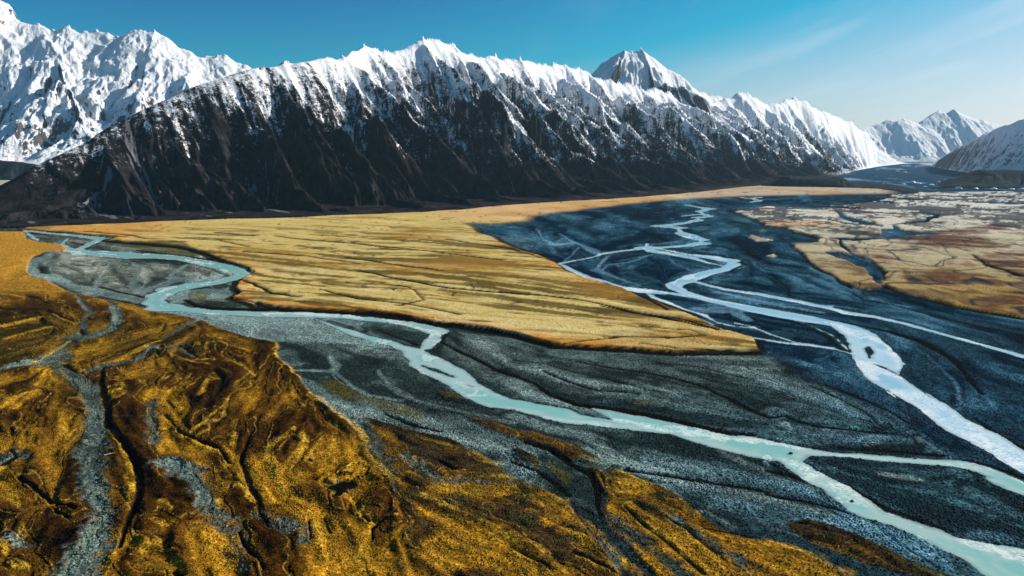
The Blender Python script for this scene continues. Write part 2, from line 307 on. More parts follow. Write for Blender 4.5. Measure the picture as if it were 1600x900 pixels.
CUTS = [  # incised channel and bank lines, coloured dark for their shade
 line('A', [(230,80,4),(320,92,8),(600,121,8),(700,128,5)]), line('A', [(660,146,7),(850,166,7),(1100,187,8),(1250,218,9),(1340,255,12),(1450,292,14),(1540,322,18),(1568,350,12)]),
 line('A', [(860,205,5),(950,217,9),(1130,240,8),(1330,265,6)]), line('A', [(1500,388,6),(1560,415,12),(1600,435,12)], 'X', [(425,461,2.5),(470,466,1)]),
 line('A', [(1440,505,4),(1600,540,6)]), line('A', [(1150,512,10),(1250,556,18),(1400,574,22),(1600,582,18)], 'B', [(100,92,15),(400,107,14),(700,123,19),(900,148,20),(1100,190,16),(1250,203,17),(1450,235,20),(1600,260,18)], 'C', [(250,12,14),(700,34,15),(1000,54,14),(1540,50,9)]),
 line('A', [(620,430,8),(760,465,8),(905,497,9)]), line('A', [(170,495,8),(240,515,8),(300,545,10)]), line('A', [(290,590,8),(370,625,8),(450,645,7)]), line('A', [(500,700,14),(520,735,14)]), line('A', [(330,400,5),(420,445,8)]), line('A', [(620,490,5),(800,530,7)]), line('A', [(260,310,10),(250,340,10),(300,350,6)]), line('A', [(790,650,6),(760,680,6)]), line('A', [(1030,665,6),(1010,710,9)]),
 line('A', [(1350,100,5),(1500,112,4),(1600,116,4)]), line('A', [(540,90,4),(830,118,5),(920,138,3)]), line('A', [(1100,135,3),(1350,150,4),(1550,190,4)]), line('A',[(440,150,4),(560,172,8)]),
 line('X', [(300,408,1),(380,440,1)]), line('X', [(560,425,1.4),(640,440,2),(700,452,2),(760,458,2),(830,463,2),(900,470,1.5),(1000,492,2),(1060,500,1.5),(1120,515,2)]),
 line('X', [(540,405,1.5),(610,415,1.5),(690,425,1.2)]),  line('X', [(620,480,1.4),(660,472,1),(640,450,2),(600,445,1)]),
 line('X', [(430,370,1),(520,380,1.4),(640,392,1.2),(780,408,1.2)]), line('X', [(380,395,1),(480,402,1.2),(560,415,1)]), line('X', [(700,375,1),(800,390,1.2),(900,420,.8)]), line('X', [(940,482,1.4),(1040,500,2.2),(1120,516,1.6)]),
 line('X', [(880,540,1),(960,530,1.4),(1040,530,1.5),(1100,528,1.2)]), line('X', [(500,455,1.6),(560,470,1.6),(640,478,1.4),(720,495,1.4)]),
 line('B', [(1165,215,10),(1185,250,13),(1160,292,12),(1250,345,13),(1400,412,14),(1500,468,18),(1600,500,16)], 'C', [(60,200,12),(150,240,14),(250,310,15),(400,368,18),(500,382,20),(700,405,26),(900,445,28),(1100,490,26),(1300,530,18),(1500,562,12)]),
 line('B', [(750,220,6),(900,275,8),(1010,315,10)]), line('B', [(440,180,5),(560,230,6)]), line('B', [(490,500,8),(560,560,6)]), line('B', [(1130,610,6),(1170,655,6),(1300,680,5)]),
 line('C', [(200,160,8),(350,225,9),(530,282,10),(780,302,7)]), line('C', [(400,95,5),(600,135,7),(800,160,7),(1000,200,8),(1200,255,10),(1350,330,14),(1480,400,14),(1600,450,10)], 'D', [(100,200,8),(200,235,10),(330,270,12),(600,295,10),(760,310,6)]), line('C',[(580,200,4),(850,280,6),(980,300,5)]), line('C', [(0,90,4),(200,110,4),(400,170,4)]), line('C',[(900,100,4),(1150,130,4),(1500,210,5)]),
 line('D', [(350,0,6),(550,75,10),(750,165,9),(890,245,9)]), line('D', [(260,10,5),(450,90,6),(620,190,7),(720,270,5)]), line('D', [(450,402,6),(700,412,12),(900,428,12),(1100,447,10)]), line('D', [(1200,480,5),(1400,512,10),(1600,585,14),(1700,620,14)]), line('D', [(760,312,6),(940,318,6)]),
 line('D',[(1280,210,6),(1400,290,10),(1600,400,10)]), line('N', [(480,140,8),(620,220,12),(750,292,18),(950,370,18),(1150,445,12)]), line('N', [(0,60,12),(150,90,16),(340,152,10)]), line('N', [(0,205,10),(200,242,12),(400,290,10),(530,340,6)]), line('N', [(1440,590,8),(1600,615,8)]), line('H', [(700,220,8),(1000,260,10),(1300,300,12),(1600,350,10)]),
 line('M', [(0,358,5),(150,388,6),(400,438,12),(600,500,22),(750,570,26),(880,660,28),(960,770,26),(1050,880,20)]), line('M', [(0,52,6),(60,107,6),(150,142,5)]), line('M', [(350,122,10),(450,165,6),(560,195,6),(690,227,8),(850,266,6),(1000,295,8),(1350,358,10)]), line('M', [(150,170,6),(220,215,6),(400,250,5),(800,350,6),(1350,470,6)]), line('M', [(0,268,5),(200,295,5)]),
 line('J', [(785,213,4),(870,252,8),(960,292,6),(1040,335,6),(1200,352,5),(1280,390,7),(1490,442,6)]), line('J', [(780,440,16),(900,560,16),(960,600,14)]), line('J', [(40,380,10),(230,460,12)]), line('J', [(1250,487,5),(1310,545,10),(1480,695,12),(1600,755,10)]), line('J', [(560,590,6),(760,600,5),(900,660,8)]), line('J', [(860,500,5),(1060,640,6),(1300,670,5)]), line('J', [(480,165,5),(590,185,5)]),
 line('L', [(1120,60,8),(1240,160,10),(1240,230,8)]), line('L', [(0,150,4),(330,200,5)]), line('L', [(0,385,7),(250,420,8),(500,455,6),(700,505,5),(900,565,5)]), line('L', [(0,495,6),(180,515,5),(400,525,5),(560,570,4)]), line('L', [(0,635,5),(300,680,6),(990,692,6)]),
 line('L', [(1000,300,5),(1500,375,8)]), line('L', [(500,110,5),(900,180,6)]), line('D', [(0,490,6),(150,560,10),(330,630,8)]),
 line('E', [(400,200,12),(450,225,14),(490,250,10)]), line('E', [(650,215,10),(630,280,20),(625,330,28),(660,400,30),(680,500,36),(685,580,38),(730,650,30),(800,740,30)], 'Fq', [(800,30,30),(850,90,34),(880,200,36),(872,330,34),(820,450,28),(770,570,16),(745,620,8)]),
 line('E', [(1350,240,14),(1400,280,20),(1385,330,16),(1345,410,10)]), line('E', [(1040,420,12),(1095,468,16)]), line('E', [(1030,515,8),(1075,570,9),(1115,630,9),(1230,682,12),(1370,720,12),(1430,790,22)]), line('Fq', [(1400,40,16),(1450,95,14)]), line('E', [(1540,740,16)], 'Fq', [(1520,90,22),(1560,200,32),(1600,320,28)], 'G', [(10,560,14),(60,640,10)]), line('Fq', [(1490,540,14),(1540,630,18),(1600,700,16)], 'G', [(0,790,8),(50,880,10)]),
 line('Fq', [(130,190,18),(230,270,22),(330,340,14),(470,410,12)]), line('Fq', [(80,0,16),(95,60,20),(30,110,26)]), line('E', [(60,590,12),(80,640,14)]), line('E', [(1130,75,10),(1180,115,10),(1240,150,6)]), line('Fq', [(1100,770,30),(1130,800,40)]), line('E', [(1540,740,10),(1590,620,8)]),
 line('G', [(430,420,30),(480,410,40),(440,470,30)]), line('G', [(990,285,8),(1070,325,10)]), line('G', [(580,580,14),(610,610,10)]), line('G', [(640,700,10),(640,640,10),(760,570,8)]), line('G', [(370,580,10),(400,660,12)]),
 line('G', [(280,600,10),(290,700,8)]), line('G',[(700,20,6),(860,90,12),(1000,120,8)]),
 line('H', [(80,40,10),(230,95,16),(370,180,22),(480,245,26),(530,340,36),(540,440,26),(560,510,14)]), line('H', [(0,170,10),(150,218,14),(270,310,22),(350,380,18)]), line('H', [(380,740,8),(520,810,12),(640,858,8)]), line('H', [(0,690,8),(150,780,7),(250,850,8)]), line('H', [(430,450,6),(560,520,10)]), line('H', [(700,440,6),(850,580,10),(1000,690,10),(1200,860,10)]), line('H',[(960,520,6),(1100,600,8),(1280,740,10)]), line('H',[(1200,580,6),(1500,640,7)]),
 line('K', [(1180,592,14),(1300,672,16),(1450,710,10),(1600,760,22)]), line('K', [(0,180,10),(200,190,8)]), line('K', [(380,680,14),(440,740,20),(440,800,14)]),
]
RIDGES = [
 line('B', [(130,300,7),(125,385,9),(220,470,7),(320,605,7),(420,690,7),(560,782,9)], 'G', [(530,100,9),(590,200,11),(650,290,12),(740,378,10)]), line('G', [(820,345,9),(950,412,9),(1100,440,8),(1385,580,8)]),
 line('G', [(270,90,12),(245,190,14),(190,330,12)]), line('G', [(210,110,8),(60,235,10),(110,330,12),(160,440,14)]), line('G', [(350,150,10),(290,230,10),(255,290,9)]), line('G', [(400,150,8),(395,220,8)]), line('G', [(40,270,8),(130,350,12)]), line('G',[(260,160,9),(140,320,9)]), line('G', [(200,480,8),(280,530,14),(320,620,20),(345,740,16)]), line('G', [(690,440,10),(560,560,14),(620,660,16),(555,760,20),(620,880,18)]), line('G', [(560,270,6),(470,350,7)]), line('G', [(620,290,6),(520,340,6)]), line('G', [(850,260,8),(1000,340,8),(1385,365,8)]), line('G', [(740,200,8),(830,310,8)]),
 line('G', [(1180,225,7),(1300,300,8)]), line('G', [(900,470,8),(1100,560,8),(1300,640,8)]), line('G', [(1050,740,8),(1300,790,8)]),
 line('E', [(1600,275,10),(1500,210,9),(1420,180,7)]), line('E', [(1370,65,8),(1540,120,7)]), line('E', [(0,480,18),(100,410,16),(230,360,8)]), line('E', [(380,560,10),(440,640,16),(520,580,14)]), line('E', [(210,190,6),(350,110,10),(430,50,7)]), line('E', [(370,225,8),(440,300,9)]), line('E', [(500,240,9),(700,180,8),(1000,60,8)]), line('E',[(740,320,12),(760,350,10),(690,370,8)]),
 line('E', [(1060,280,6),(1000,310,7)]), line('E', [(1120,290,7),(1050,330,8)]), line('E', [(1190,270,7),(1090,355,8)]), line('E', [(1250,290,6),(1160,360,6)]), line('E', [(1300,300,7),(1250,400,9)]), line('E', [(1290,70,8),(1280,140,8)]), line('E', [(1030,120,7),(1140,185,6),(1300,215,8)]), line('E',[(1100,630,8),(1200,690,9),(1350,740,9)], 'Fq', [(1440,60,10),(1420,120,12)]), line('E', [(1000,600,22),(1000,740,28)]), line('E', [(1480,560,20),(1450,720,26)]), line('E', [(1420,420,16),(1400,520,10)]), line('E',[(1380,480,5),(1190,640,6)]), line('E',[(1300,620,5),(1210,680,6)]),
 line('E', [(720,650,16),(790,760,18)], 'Fq', [(800,90,26),(835,200,26),(810,320,20)]), line('Fq', [(0,240,16),(100,340,22),(160,440,20),(140,560,18)]), line('Fq', [(0,130,14),(130,210,12),(270,320,13),(400,390,13),(480,440,9)]), line('Fq', [(1340,340,20),(1400,470,24),(1480,600,28),(1580,780,34)]), line('Fq', [(870,540,20),(930,600,30),(900,640,20)]), line('Fq', [(0,600,30),(20,680,30)]), line('Fq', [(1490,170,16),(1560,330,18)]), line('Fq', [(1020,340,10),(1080,400,8)]), line('Fq', [(940,470,10),(1030,500,10)]), line('Fq', [(1050,770,14),(880,700,8)]), line('Fq', [(120,760,30),(60,740,20)]),
 line('A', [(0,330,10),(120,300,10)]), line('A', [(0,690,8),(250,640,8)]), line('A', [(320,610,7),(460,670,6)]), line('A', [(0,480,6),(150,500,6)]), line('A', [(30,760,8),(300,700,7)]),
 line('H', [(100,480,8),(200,512,8),(280,592,8),(400,620,9),(480,650,11),(560,750,12),(645,855,10)]), line('H', [(0,620,8),(120,690,8),(200,742,7)]), line('H', [(700,430,12),(850,562,10),(1000,660,9),(1130,762,10),(1270,872,12)]), line('H', [(900,460,10),(1000,545,10),(1150,660,14),(1250,762,14),(1340,872,12)]), line('N', [(0,490,9),(200,562,10),(500,700,8)]), line('H', [(0,740,7),(200,800,8),(330,870,8)]), line('H', [(640,310,6),(850,315,7)]), line('H', [(660,290,5),(820,295,6)]), line('H', [(400,780,8),(600,860,9)]), line('H', [(340,410,7),(430,500,8),(560,640,8),(700,790,9),(760,880,8)]), line('H',[(150,430,8),(190,480,8)]), line('H', [(670,240,5),(830,290,5)]),
]
FLOWX = [ line('X', [(0,900,1),(150,700,1)]), line('X', [(380,900,1),(340,700,1),(420,560,1)]), line('X', [(600,380,1),(900,440,1)]), line('X', [(300,380,1),(700,395,1)]), line('X', [(1600,400,1),(1350,330,1)]), line('X', [(1500,500,1),(1700,540,1)]), line('X',[(1300,360,1),(1450,480,1),(1600,540,1)]), line('X', [(450,640,1),(300,760,1)]), line('X',[(600,900,1),(500,760,1)]), line('X',[(1450,880,1),(1000,700,1)]) ]

# grid of the floor, denser near the camera and inside the field of view
gx = np.concatenate([np.arange(-520, -40, 8.0), np.arange(-40, 1640, 1.25), np.arange(1640, 2130, 8.0)])
gy = np.concatenate([np.geomspace(5000, 960, 50)[:-1], np.arange(960, 300, -1.2), np.arange(300, 262, -0.8), HY + 27 * np.geomspace(1, 0.15, 34)])
PX, PY = np.meshgrid(gx, gy)
GX, GY = unproj(PX, PY)
R_, C_ = GX.shape
print('floor grid', R_, C_)
wa = 2.0 + 0.0012 * GY
WX = GX + wa * 2.2 * (fbm(GX / 45, GY / 45, 3, 1) - .5) + 14 * (vnoise(GX / 240, GY / 240, 4) - .5) * sstep(900, 2500, GY)
WY = GY + wa * 2.6 * (fbm(GX / 45 + 50, GY / 45, 3, 2) - .5) + 26 * (vnoise(GX / 240 + 9, GY / 240, 5) - .5) * sstep(900, 2500, GY)
WPX, WPY = proj(WX, WY)
gyr = gy[::-1]
def window(x0, x1, y0, y1):
    c0 = max(0, np.searchsorted(gx, x0)); c1 = min(C_, np.searchsorted(gx, x1) + 1)
    r0 = R_ - np.searchsorted(gyr, y1, 'right'); r1 = R_ - np.searchsorted(gyr, y0)
    return max(0, r0 - 1), min(R_, r1 + 1), c0, c1
BIG = 400.0
def sd_lines(lines, pad=26, wmul=1.0):
    D = np.full((R_, C_), BIG)
    for L in lines:
        for a, b in zip(L[:-1], L[1:]):
            wa_, wb_ = a[2] * wmul / 2, b[2] * wmul / 2; m = max(wa_, wb_) + pad
            r0, r1, c0, c1 = window(min(a[0], b[0]) - m, max(a[0], b[0]) + m, min(a[1], b[1]) - m * .7, max(a[1], b[1]) + m * .7)
            if r1 <= r0 or c1 <= c0: continue
            A = np.array(unproj(a[0], a[1])); B = np.array(unproj(b[0], b[1]))
            d = B - A; ln = math.hypot(*d) + 1e-6; u = d / ln; nr = np.array([-u[1], u[0]])
            dx, dy = b[0] - a[0], b[1] - a[1]; l2 = math.hypot(dx, dy) + 1e-6; ni = (-dy / l2, dx / l2)
            def hw(p, hw_):
                q = np.array(unproj(p[0] + ni[0] * .5, p[1] + ni[1] * .5)) - np.array(unproj(p[0] - ni[0] * .5, p[1] - ni[1] * .5))
                return abs(q @ nr) * hw_
            ha, hb = hw(a, wa_), hw(b, wb_)
            X = WX[r0:r1, c0:c1] - A[0]; Y = WY[r0:r1, c0:c1] - A[1]
            t = np.clip((X * u[0] + Y * u[1]) / ln, 0, 1)
            dist = np.hypot(X - u[0] * ln * t, Y - u[1] * ln * t) - (ha + (hb - ha) * t)
            D[r0:r1, c0:c1] = np.minimum(D[r0:r1, c0:c1], dist)
    return D
def sd_polys(polys, pad=26):
    D = np.full((R_, C_), BIG)
    for P in polys:
        P = [p[:2] for p in P]; xs = [p[0] for p in P]; ys = [p[1] for p in P]
        e = sd_lines([[(p[0], p[1], 0) for p in P + [P[0]]]], pad)
        r0, r1, c0, c1 = window(min(xs) - 10, max(xs) + 10, min(ys) - 10, max(ys) + 10)
        X = WPX[r0:r1, c0:c1]; Y = WPY[r0:r1, c0:c1]; ins = np.zeros(X.shape, bool)
        for (x1, y1), (x2, y2) in zip(P, P[1:] + [P[0]]):
            if y1 == y2: continue
            c = ((y1 > Y) != (y2 > Y)) & (X < (x2 - x1) * (Y - y1) / (y2 - y1) + x1); ins ^= c
        full = np.zeros((R_, C_), bool); full[r0:r1, c0:c1] = ins
        D = np.minimum(D, np.where(full, -e, e))
    return D
sWL = np.minimum(sd_lines(WATER_L), sd_polys(WATER_LP)); sWL = np.maximum(sWL, -sd_lines(ISLES_L))
sWR = np.minimum(sd_lines(WATER_R), sd_polys(WATER_RP)); sWR = np.maximum(sWR, -sd_lines(ISLES_R))
wob = 5.0 * (fbm(GX / 14, GY / 14, 4, 6) - .5) * sstep(0, 6, 6 + 0 * GX) + GY * .0012 * (vnoise(GX / 30, GY / 30, 2) - .5) * 2
sWL = sWL + wob; sWR = sWR + wob
sW = np.minimum(sWL, sWR)
sGold = sd_polys(GRASS_GOLD); sLeft = sd_polys(GRASS_LEFT); sMid = sd_polys(GRASS_MID); sOl = sd_polys(OLIVE); sTan = sd_polys(GRASS_TAN); sRust = sd_polys(RUST)
sPale = sd_lines(PALE); sTeal = sd_lines(TEAL); sBlu = sd_lines(BLUECH); sCut = sd_lines(CUTS, 18, 1.35); sRid = sd_lines(RIDGES, 22); sFoam = sd_lines(FOAM)
print('sdf', round(time.time() - T0, 1))

# flow directions from every traced stream, blended by distance, then line-integral streaks in world space
fp = []
for L in WATER_L + WATER_R + PALE + TEAL + CUTS + RIDGES + FLOWX + [p + [p[0]] for p in WATER_RP + WATER_LP]:
    for a, b in zip(L[:-1], L[1:]):
        n = max(1, int(math.hypot(b[0] - a[0], b[1] - a[1]) / 22))
        for i in range(n):
            t = (i + .5) / n; x, y = a[0] + (b[0] - a[0]) * t, a[1] + (b[1] - a[1]) * t
            A = np.array(unproj(a[0], a[1])); B = np.array(unproj(b[0], b[1])); d = B - A; n2 = math.hypot(*d)
            if n2 < 1e-3: continue
            th = 2 * math.atan2(d[1], d[0]); fp.append((x, y, math.cos(th), math.sin(th)))
fp = np.array(fp); print('flow pts', len(fp))
cs = 14
cr = np.arange(0, R_ + cs, cs).clip(0, R_ - 1); cc = np.arange(0, C_ + cs, cs).clip(0, C_ - 1)
CPX, CPY = PX[np.ix_(cr, cc)], PY[np.ix_(cr, cc)]
c2 = np.zeros(CPX.shape); s2 = np.zeros(CPX.shape)
for x, y, c, s in fp:
    w_ = 1.0 / ((CPX - x) ** 2 + (2.2 * (CPY - y)) ** 2 + 60) ** 1.6
    c2 += w_ * c; s2 += w_ * s
def upsample(a):
    ri = np.arange(R_) / cs; ci = np.arange(C_) / cs
    r0 = np.floor(ri).astype(int); c0 = np.floor(ci).astype(int); fr = (ri - r0)[:, None]; fc = (ci - c0)[None]
    r1 = np.minimum(r0 + 1, a.shape[0] - 1); c1 = np.minimum(c0 + 1, a.shape[1] - 1)
    return (a[np.ix_(r0, c0)] * (1 - fr) + a[np.ix_(r1, c0)] * fr) * (1 - fc) + (a[np.ix_(r0, c1)] * (1 - fr) + a[np.ix_(r1, c1)] * fr) * fc
nrm = np.hypot(c2, s2) + 1e-30; c2 = upsample(c2 / nrm); s2 = upsample(s2 / nrm)
ang = np.arctan2(s2, c2) / 2
# add gentle meander to the streak direction
ang = ang + 0.9 * (fbm(GX / 160, GY / 160, 3, 6) - .5)
UX, UY = np.cos(ang), np.sin(ang)
cell = np.hypot(GY / F * 1.2, 0) ; 
def lic(wl, elong, n=9, k=0, ridged=False):
    acc = 0; st = np.linspace(-elong, elong, n) * wl
    for s in st:
        acc = acc + vnoise((GX + UX * s) / wl + 3.1 * k, (GY + UY * s) / wl - 1.7 * k, k)
    a = acc / n; a = (a - .5) * math.sqrt(n * 0.62) ; return a            # ~ -0.5..0.5
dist = GY
l8 = lic(7, 2.2, 9, 1) * sstep(1500, 700, dist)
l20 = lic(18, 2.0, 9, 2) * sstep(3600, 1500, dist)
l50 = lic(46, 1.8, 9, 3)
l120 = lic(110, 1.6, 9, 5)
def licd(wl, elong, n, k, an):
    a_ = 0; ux_, uy_ = np.cos(an), np.sin(an)
    for q in np.linspace(-elong, elong, n) * wl: a_ = a_ + vnoise((GX + ux_ * q) / wl + 3.1 * k, (GY + uy_ * q) / wl, k)
    return (a_ / n - .5) * math.sqrt(n * .62)
pan = -.42 + .9 * (fbm(GX / 300, GY / 300, 3, 2) - .5)
lP = .5 * licd(13, 3.5, 9, 3, pan) * sstep(2600, 1500, dist) + .6 * licd(30, 3.0, 9, 4, pan) + .35 * licd(80, 2.2, 7, 5, pan)
flE = licd(22, 6, 13, 5, ang) * sstep(3200, 1600, dist) + .8 * licd(48, 5, 11, 2, ang) + .5 * licd(110, 4, 9, 4, ang) * sstep(1500, 3000, dist)
dash = licd(20, 6, 13, 7, pan) * sstep(3200, 1400, dist) + .8 * licd(45, 5, 11, 1, pan)
lP2 = licd(60, 4.5, 11, 6, pan)
l300 = lic(280, 1.2, 7, 6)
print('lic', round(time.time() - T0, 1))
far = sstep(1200, 3000, dist)
streak = (0.30 * l8 + 0.42 * l20 + 0.5 * l50 + 0.45 * l120 * (0.5 + far)) * 1.3
def thin(l, wd): return sstep(wd, 0, np.abs(l))        # thin meandering lines at the zero crossings of the streaks
blotch = fbm(GX / 90, GY / 90, 5, 3) - .5
big = fbm(GX / 380, GY / 380, 4, 4) - .5
fine = fbm(GX / 9, GY / 9, 3, 5) - .5

# ---- height
row = GY ** 2 / 342000 * 1.2; ew = np.maximum(1.5, .9 * row); mGold = sstep(1, -1, sGold / ew); mLeft = sstep(2.0, -3.5, sLeft + 3 * blotch); mMid = sstep(1.5, -4, sMid + 5 * blotch); mOl = sstep(2, -8, sOl + 8 * blotch)
mTan = sstep(4, -5, sTan + 40 * blotch * far + 6 * blotch) * (1 - sstep(4, -4, sBlu))
brk = sstep(5500, 4700, dist + 900 * blotch) ; 
mTeal = sstep(6, -7, sTeal + 26 * fine * (0.4 + 0.6 * sstep(900, 500, dist)) + 5 * blotch)
mPale = sstep(3, -4, sPale + 6 * blotch + 6 * flE + 2 * streak)
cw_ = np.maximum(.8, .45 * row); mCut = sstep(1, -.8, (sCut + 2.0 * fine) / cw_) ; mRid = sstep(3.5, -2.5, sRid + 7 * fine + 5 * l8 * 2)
mRust = sstep(25, -25, sRust + 130 * blotch + 70 * streak)
veg = np.clip(mGold + mLeft + mMid * .9 + mTan, 0, 1)
H = 1.1 * streak * (1 - 0.3 * veg) + 1.5 * l120 * sstep(500, 1500, dist) + 0.5 * fine * sstep(2500, 900, dist)
H += mGold * (5.0 + 1.0 * streak) + mLeft * (2.2 * (1 - .75 * mTeal)) + mMid * 1.6 * (1 - .7 * mTeal) + mTan * (4.0 + 2 * streak)
fold = (0.4 * l20 + 0.7 * l50 + 0.3 * l8 + 1.1 * flE) * 4.0 + 2.2 * l8 + 1.0 * fine + 1.5 * (fbm(GX / 60, GY / 60, 4, 7, ridged=True) - .6)
H -= 1.1 * thin(flE + .1 * l20, .05) * mLeft
H += fold * (mLeft * 0.9 + mMid * .55) * (1 - .75 * mTeal) * sstep(2400, 1100, dist)
H += (0.8 * l50 + 1.6 * flE) * (1 - veg)
chP = thin(lP2 + .12 * lP, .030) * sstep(0, .15, blotch + .05)
ch = thin(l120 + .25 * l50, .035) * sstep(700, 1400, dist)
H -= 1.6 * chP * mGold + 1.6 * ch * mTan; H += 1.2 * lP * mGold
H -= 1.2 * thin(l50 + .2 * l20, .05) * (1 - veg)
H -= 3.0 * sstep(1.2, -1.2, sCut / np.maximum(1.5, row))
H += 0.8 * mRid * (1 - mGold)
H -= 0.8 * mTeal * (1 - veg) + 0.2
H = np.maximum(H, -0.5 - 3.5 * mCut - .5 * veg) + 0.0
WLV = -1.0
H = np.where((sW > 0) & (sW < 60), np.minimum(H, WLV + 0.15 + sW * 0.30 + mGold * 5.2 + 1.5 * veg), H)
H = np.where(sW <= 0, WLV - 0.3 - np.minimum(2.0, -sW * .3), np.maximum(H, WLV + 0.12))
# ---- surface colours (albedo, with bank shade painted in)
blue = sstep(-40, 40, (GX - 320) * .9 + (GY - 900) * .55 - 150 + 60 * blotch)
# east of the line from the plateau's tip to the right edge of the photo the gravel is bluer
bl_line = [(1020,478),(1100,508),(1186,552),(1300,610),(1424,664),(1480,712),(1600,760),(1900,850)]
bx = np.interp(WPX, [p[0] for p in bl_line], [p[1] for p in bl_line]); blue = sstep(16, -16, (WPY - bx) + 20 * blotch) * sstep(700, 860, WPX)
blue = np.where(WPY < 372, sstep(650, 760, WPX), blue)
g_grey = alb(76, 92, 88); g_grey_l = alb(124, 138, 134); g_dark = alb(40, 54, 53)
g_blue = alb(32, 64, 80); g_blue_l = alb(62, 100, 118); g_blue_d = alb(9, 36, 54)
lighter = np.clip(.5 + .8 * streak + .9 * flE + (.7 - .4 * far) * blotch, 0, 1)
cg = mixc(g_dark[None, None], g_grey[None, None], sstep(0.18, .6, lighter)); cg = mixc(cg, g_grey_l, sstep(.65, 1.2, lighter) * .7)
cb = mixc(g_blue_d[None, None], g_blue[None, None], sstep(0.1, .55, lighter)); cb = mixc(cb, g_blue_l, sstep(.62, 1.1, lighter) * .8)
near_r = sstep(700, 1500, WPX) * sstep(560, 680, WPY)
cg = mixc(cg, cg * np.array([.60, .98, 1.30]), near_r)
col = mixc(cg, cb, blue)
col = col * (1 + 1.1 * np.clip(flE, -.45, .6))[..., None]
fl2 = licd(80, 6, 13, 3, ang + .25) * sstep(1000, 1800, dist)
col = mixc(col, col * .35, thin(flE, .028) * .7); col = mixc(col, col * 1.9 + .02, thin(fl2 - .1, .022) * sstep(1000, 1500, dist) * .8)
col = mixc(col, col * 2.1 + .03, thin(fl2 - .26 + .1 * flE, .016) * sstep(900, 1400, dist) * .8); col = mixc(col, col * .4, thin(fl2 + .12, .03) * sstep(1000, 1500, dist) * .8)
upl = sstep(420, 380, WPX) * sstep(500, 470, WPY)      # brownish gravel flat in the upper left loop
col = mixc(col, col * np.array([1.5, 1.15, 1.0]), upl * .8)
pale_c = mixc(np.broadcast_to(alb(126, 148, 144), col.shape), np.broadcast_to(alb(98, 134, 158), col.shape), blue)
pale_c = pale_c * (0.85 + .7 * streak + .5 * fine)[..., None]
col = mixc(col, pale_c, mPale * .8)
# grasses
gold = mixc(np.broadcast_to(alb(206, 180, 108), col.shape), np.broadcast_to(alb(156, 124, 58), col.shape), sstep(.45, .95, .5 + .9 * lP + .6 * big))
gold = mixc(gold, alb(206, 132, 44), sstep(60, 0, -sGold) * sstep(330, 480, WPY) * sstep(1100, 900, WPX) * .85)
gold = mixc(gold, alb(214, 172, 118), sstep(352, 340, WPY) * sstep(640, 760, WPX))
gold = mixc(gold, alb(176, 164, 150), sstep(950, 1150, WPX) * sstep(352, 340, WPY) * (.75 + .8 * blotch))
gold = mixc(gold, alb(206, 142, 60), sstep(385, 360, WPY) * sstep(330, 180, WPX) * .8)
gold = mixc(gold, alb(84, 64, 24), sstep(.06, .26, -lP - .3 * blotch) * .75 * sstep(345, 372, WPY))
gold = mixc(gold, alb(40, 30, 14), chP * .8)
gold = mixc(gold, alb(70, 60, 28), sstep(.09, .22, dash + .25 * big) * .78 * sstep(345, 365, WPY))
gold = mixc(gold, alb(222, 204, 146), sstep(.12, .3, -dash + .2 * fine) * .5)
gold = mixc(gold, alb(170, 120, 44), sstep(0, .22, big + .3 * blotch) * .45)
left = mixc(np.broadcast_to(alb(100, 68, 16), col.shape), np.broadcast_to(alb(62, 38, 11), col.shape), sstep(-.36, .34, .5 * blotch + .5 * streak + .5 * flE + .5 * big))
left = mixc(left, alb(160, 116, 26), sstep(.0, .6, -streak * .6 - 1.3 * flE - .3 * blotch + .04) * .6)
left = left * (.80 + 1.1 * np.clip(-flE, -.4, .5) + .9 * l8)[..., None]
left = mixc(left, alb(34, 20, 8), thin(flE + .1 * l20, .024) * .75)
left = mixc(left, alb(186, 150, 60), thin(flE + .1 * l20 - .07, .022) * .5)
left = mixc(left, alb(60, 58, 22), sstep(.02, .22, big + fine * .6) * .45)
left = mixc(left, alb(206, 150, 54), sstep(490, 400, WPY) * .7)
col = mixc(col, gold, mGold); col = mixc(col, left, np.clip(mLeft * (1 - mTeal * .92), 0, 1))
scarp_shade = sstep(-1, 0, sGold / ew) * sstep(11 + 0 * ew, 7.5, sGold + 2 * fine - .5 * ew) * sstep(330, 370, WPY)
mid = mixc(left, alb(74, 78, 34), sstep(-.05, .25, big + .7 * fine + .1) * .55)
col = mixc(col, mid, np.clip(mMid * (1 - mTeal * .92), 0, 1) * .95); col = mixc(col, alb(84, 78, 30), mOl * .65)
tealc = np.broadcast_to(alb(92, 106, 96), col.shape) * (0.9 + 1.2 * streak + 1.0 * fine)[..., None]
col = mixc(col, tealc, mTeal * np.clip(mLeft + mMid, 0, 1) * .8)
tan = mixc(np.broadcast_to(alb(196, 184, 154), col.shape), np.broadcast_to(alb(158, 128, 64), col.shape), sstep(360, 480, WPY))
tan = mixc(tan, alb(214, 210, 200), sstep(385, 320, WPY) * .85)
tan = mixc(tan, alb(206, 158, 108), sstep(.02, .2, big) * sstep(1500, 1250, WPX) * sstep(400, 350, WPY) * .7)
tan = mixc(tan, alb(92, 52, 26), sstep(.0, .3, blotch * 1.2 + streak * .6) * sstep(380, 440, WPY) * .8)
tan = mixc(tan, alb(96, 56, 38), mRust * .95 * np.clip(.9 + 1.6 * dash, .2, 1))
tan = mixc(tan, alb(96, 84, 66), sstep(.08, .26, dash + .3 * blotch) * .6)
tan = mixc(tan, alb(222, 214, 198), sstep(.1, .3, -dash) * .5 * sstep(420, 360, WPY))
cracks = np.maximum(thin(l300 + .35 * l120 + .2 * l50, .05), thin(l120 + .3 * l50, .06) * .8)
net = fbm(GX / 170 + 2.2 * blotch, GY / 260, 4, 2, ridged=True)
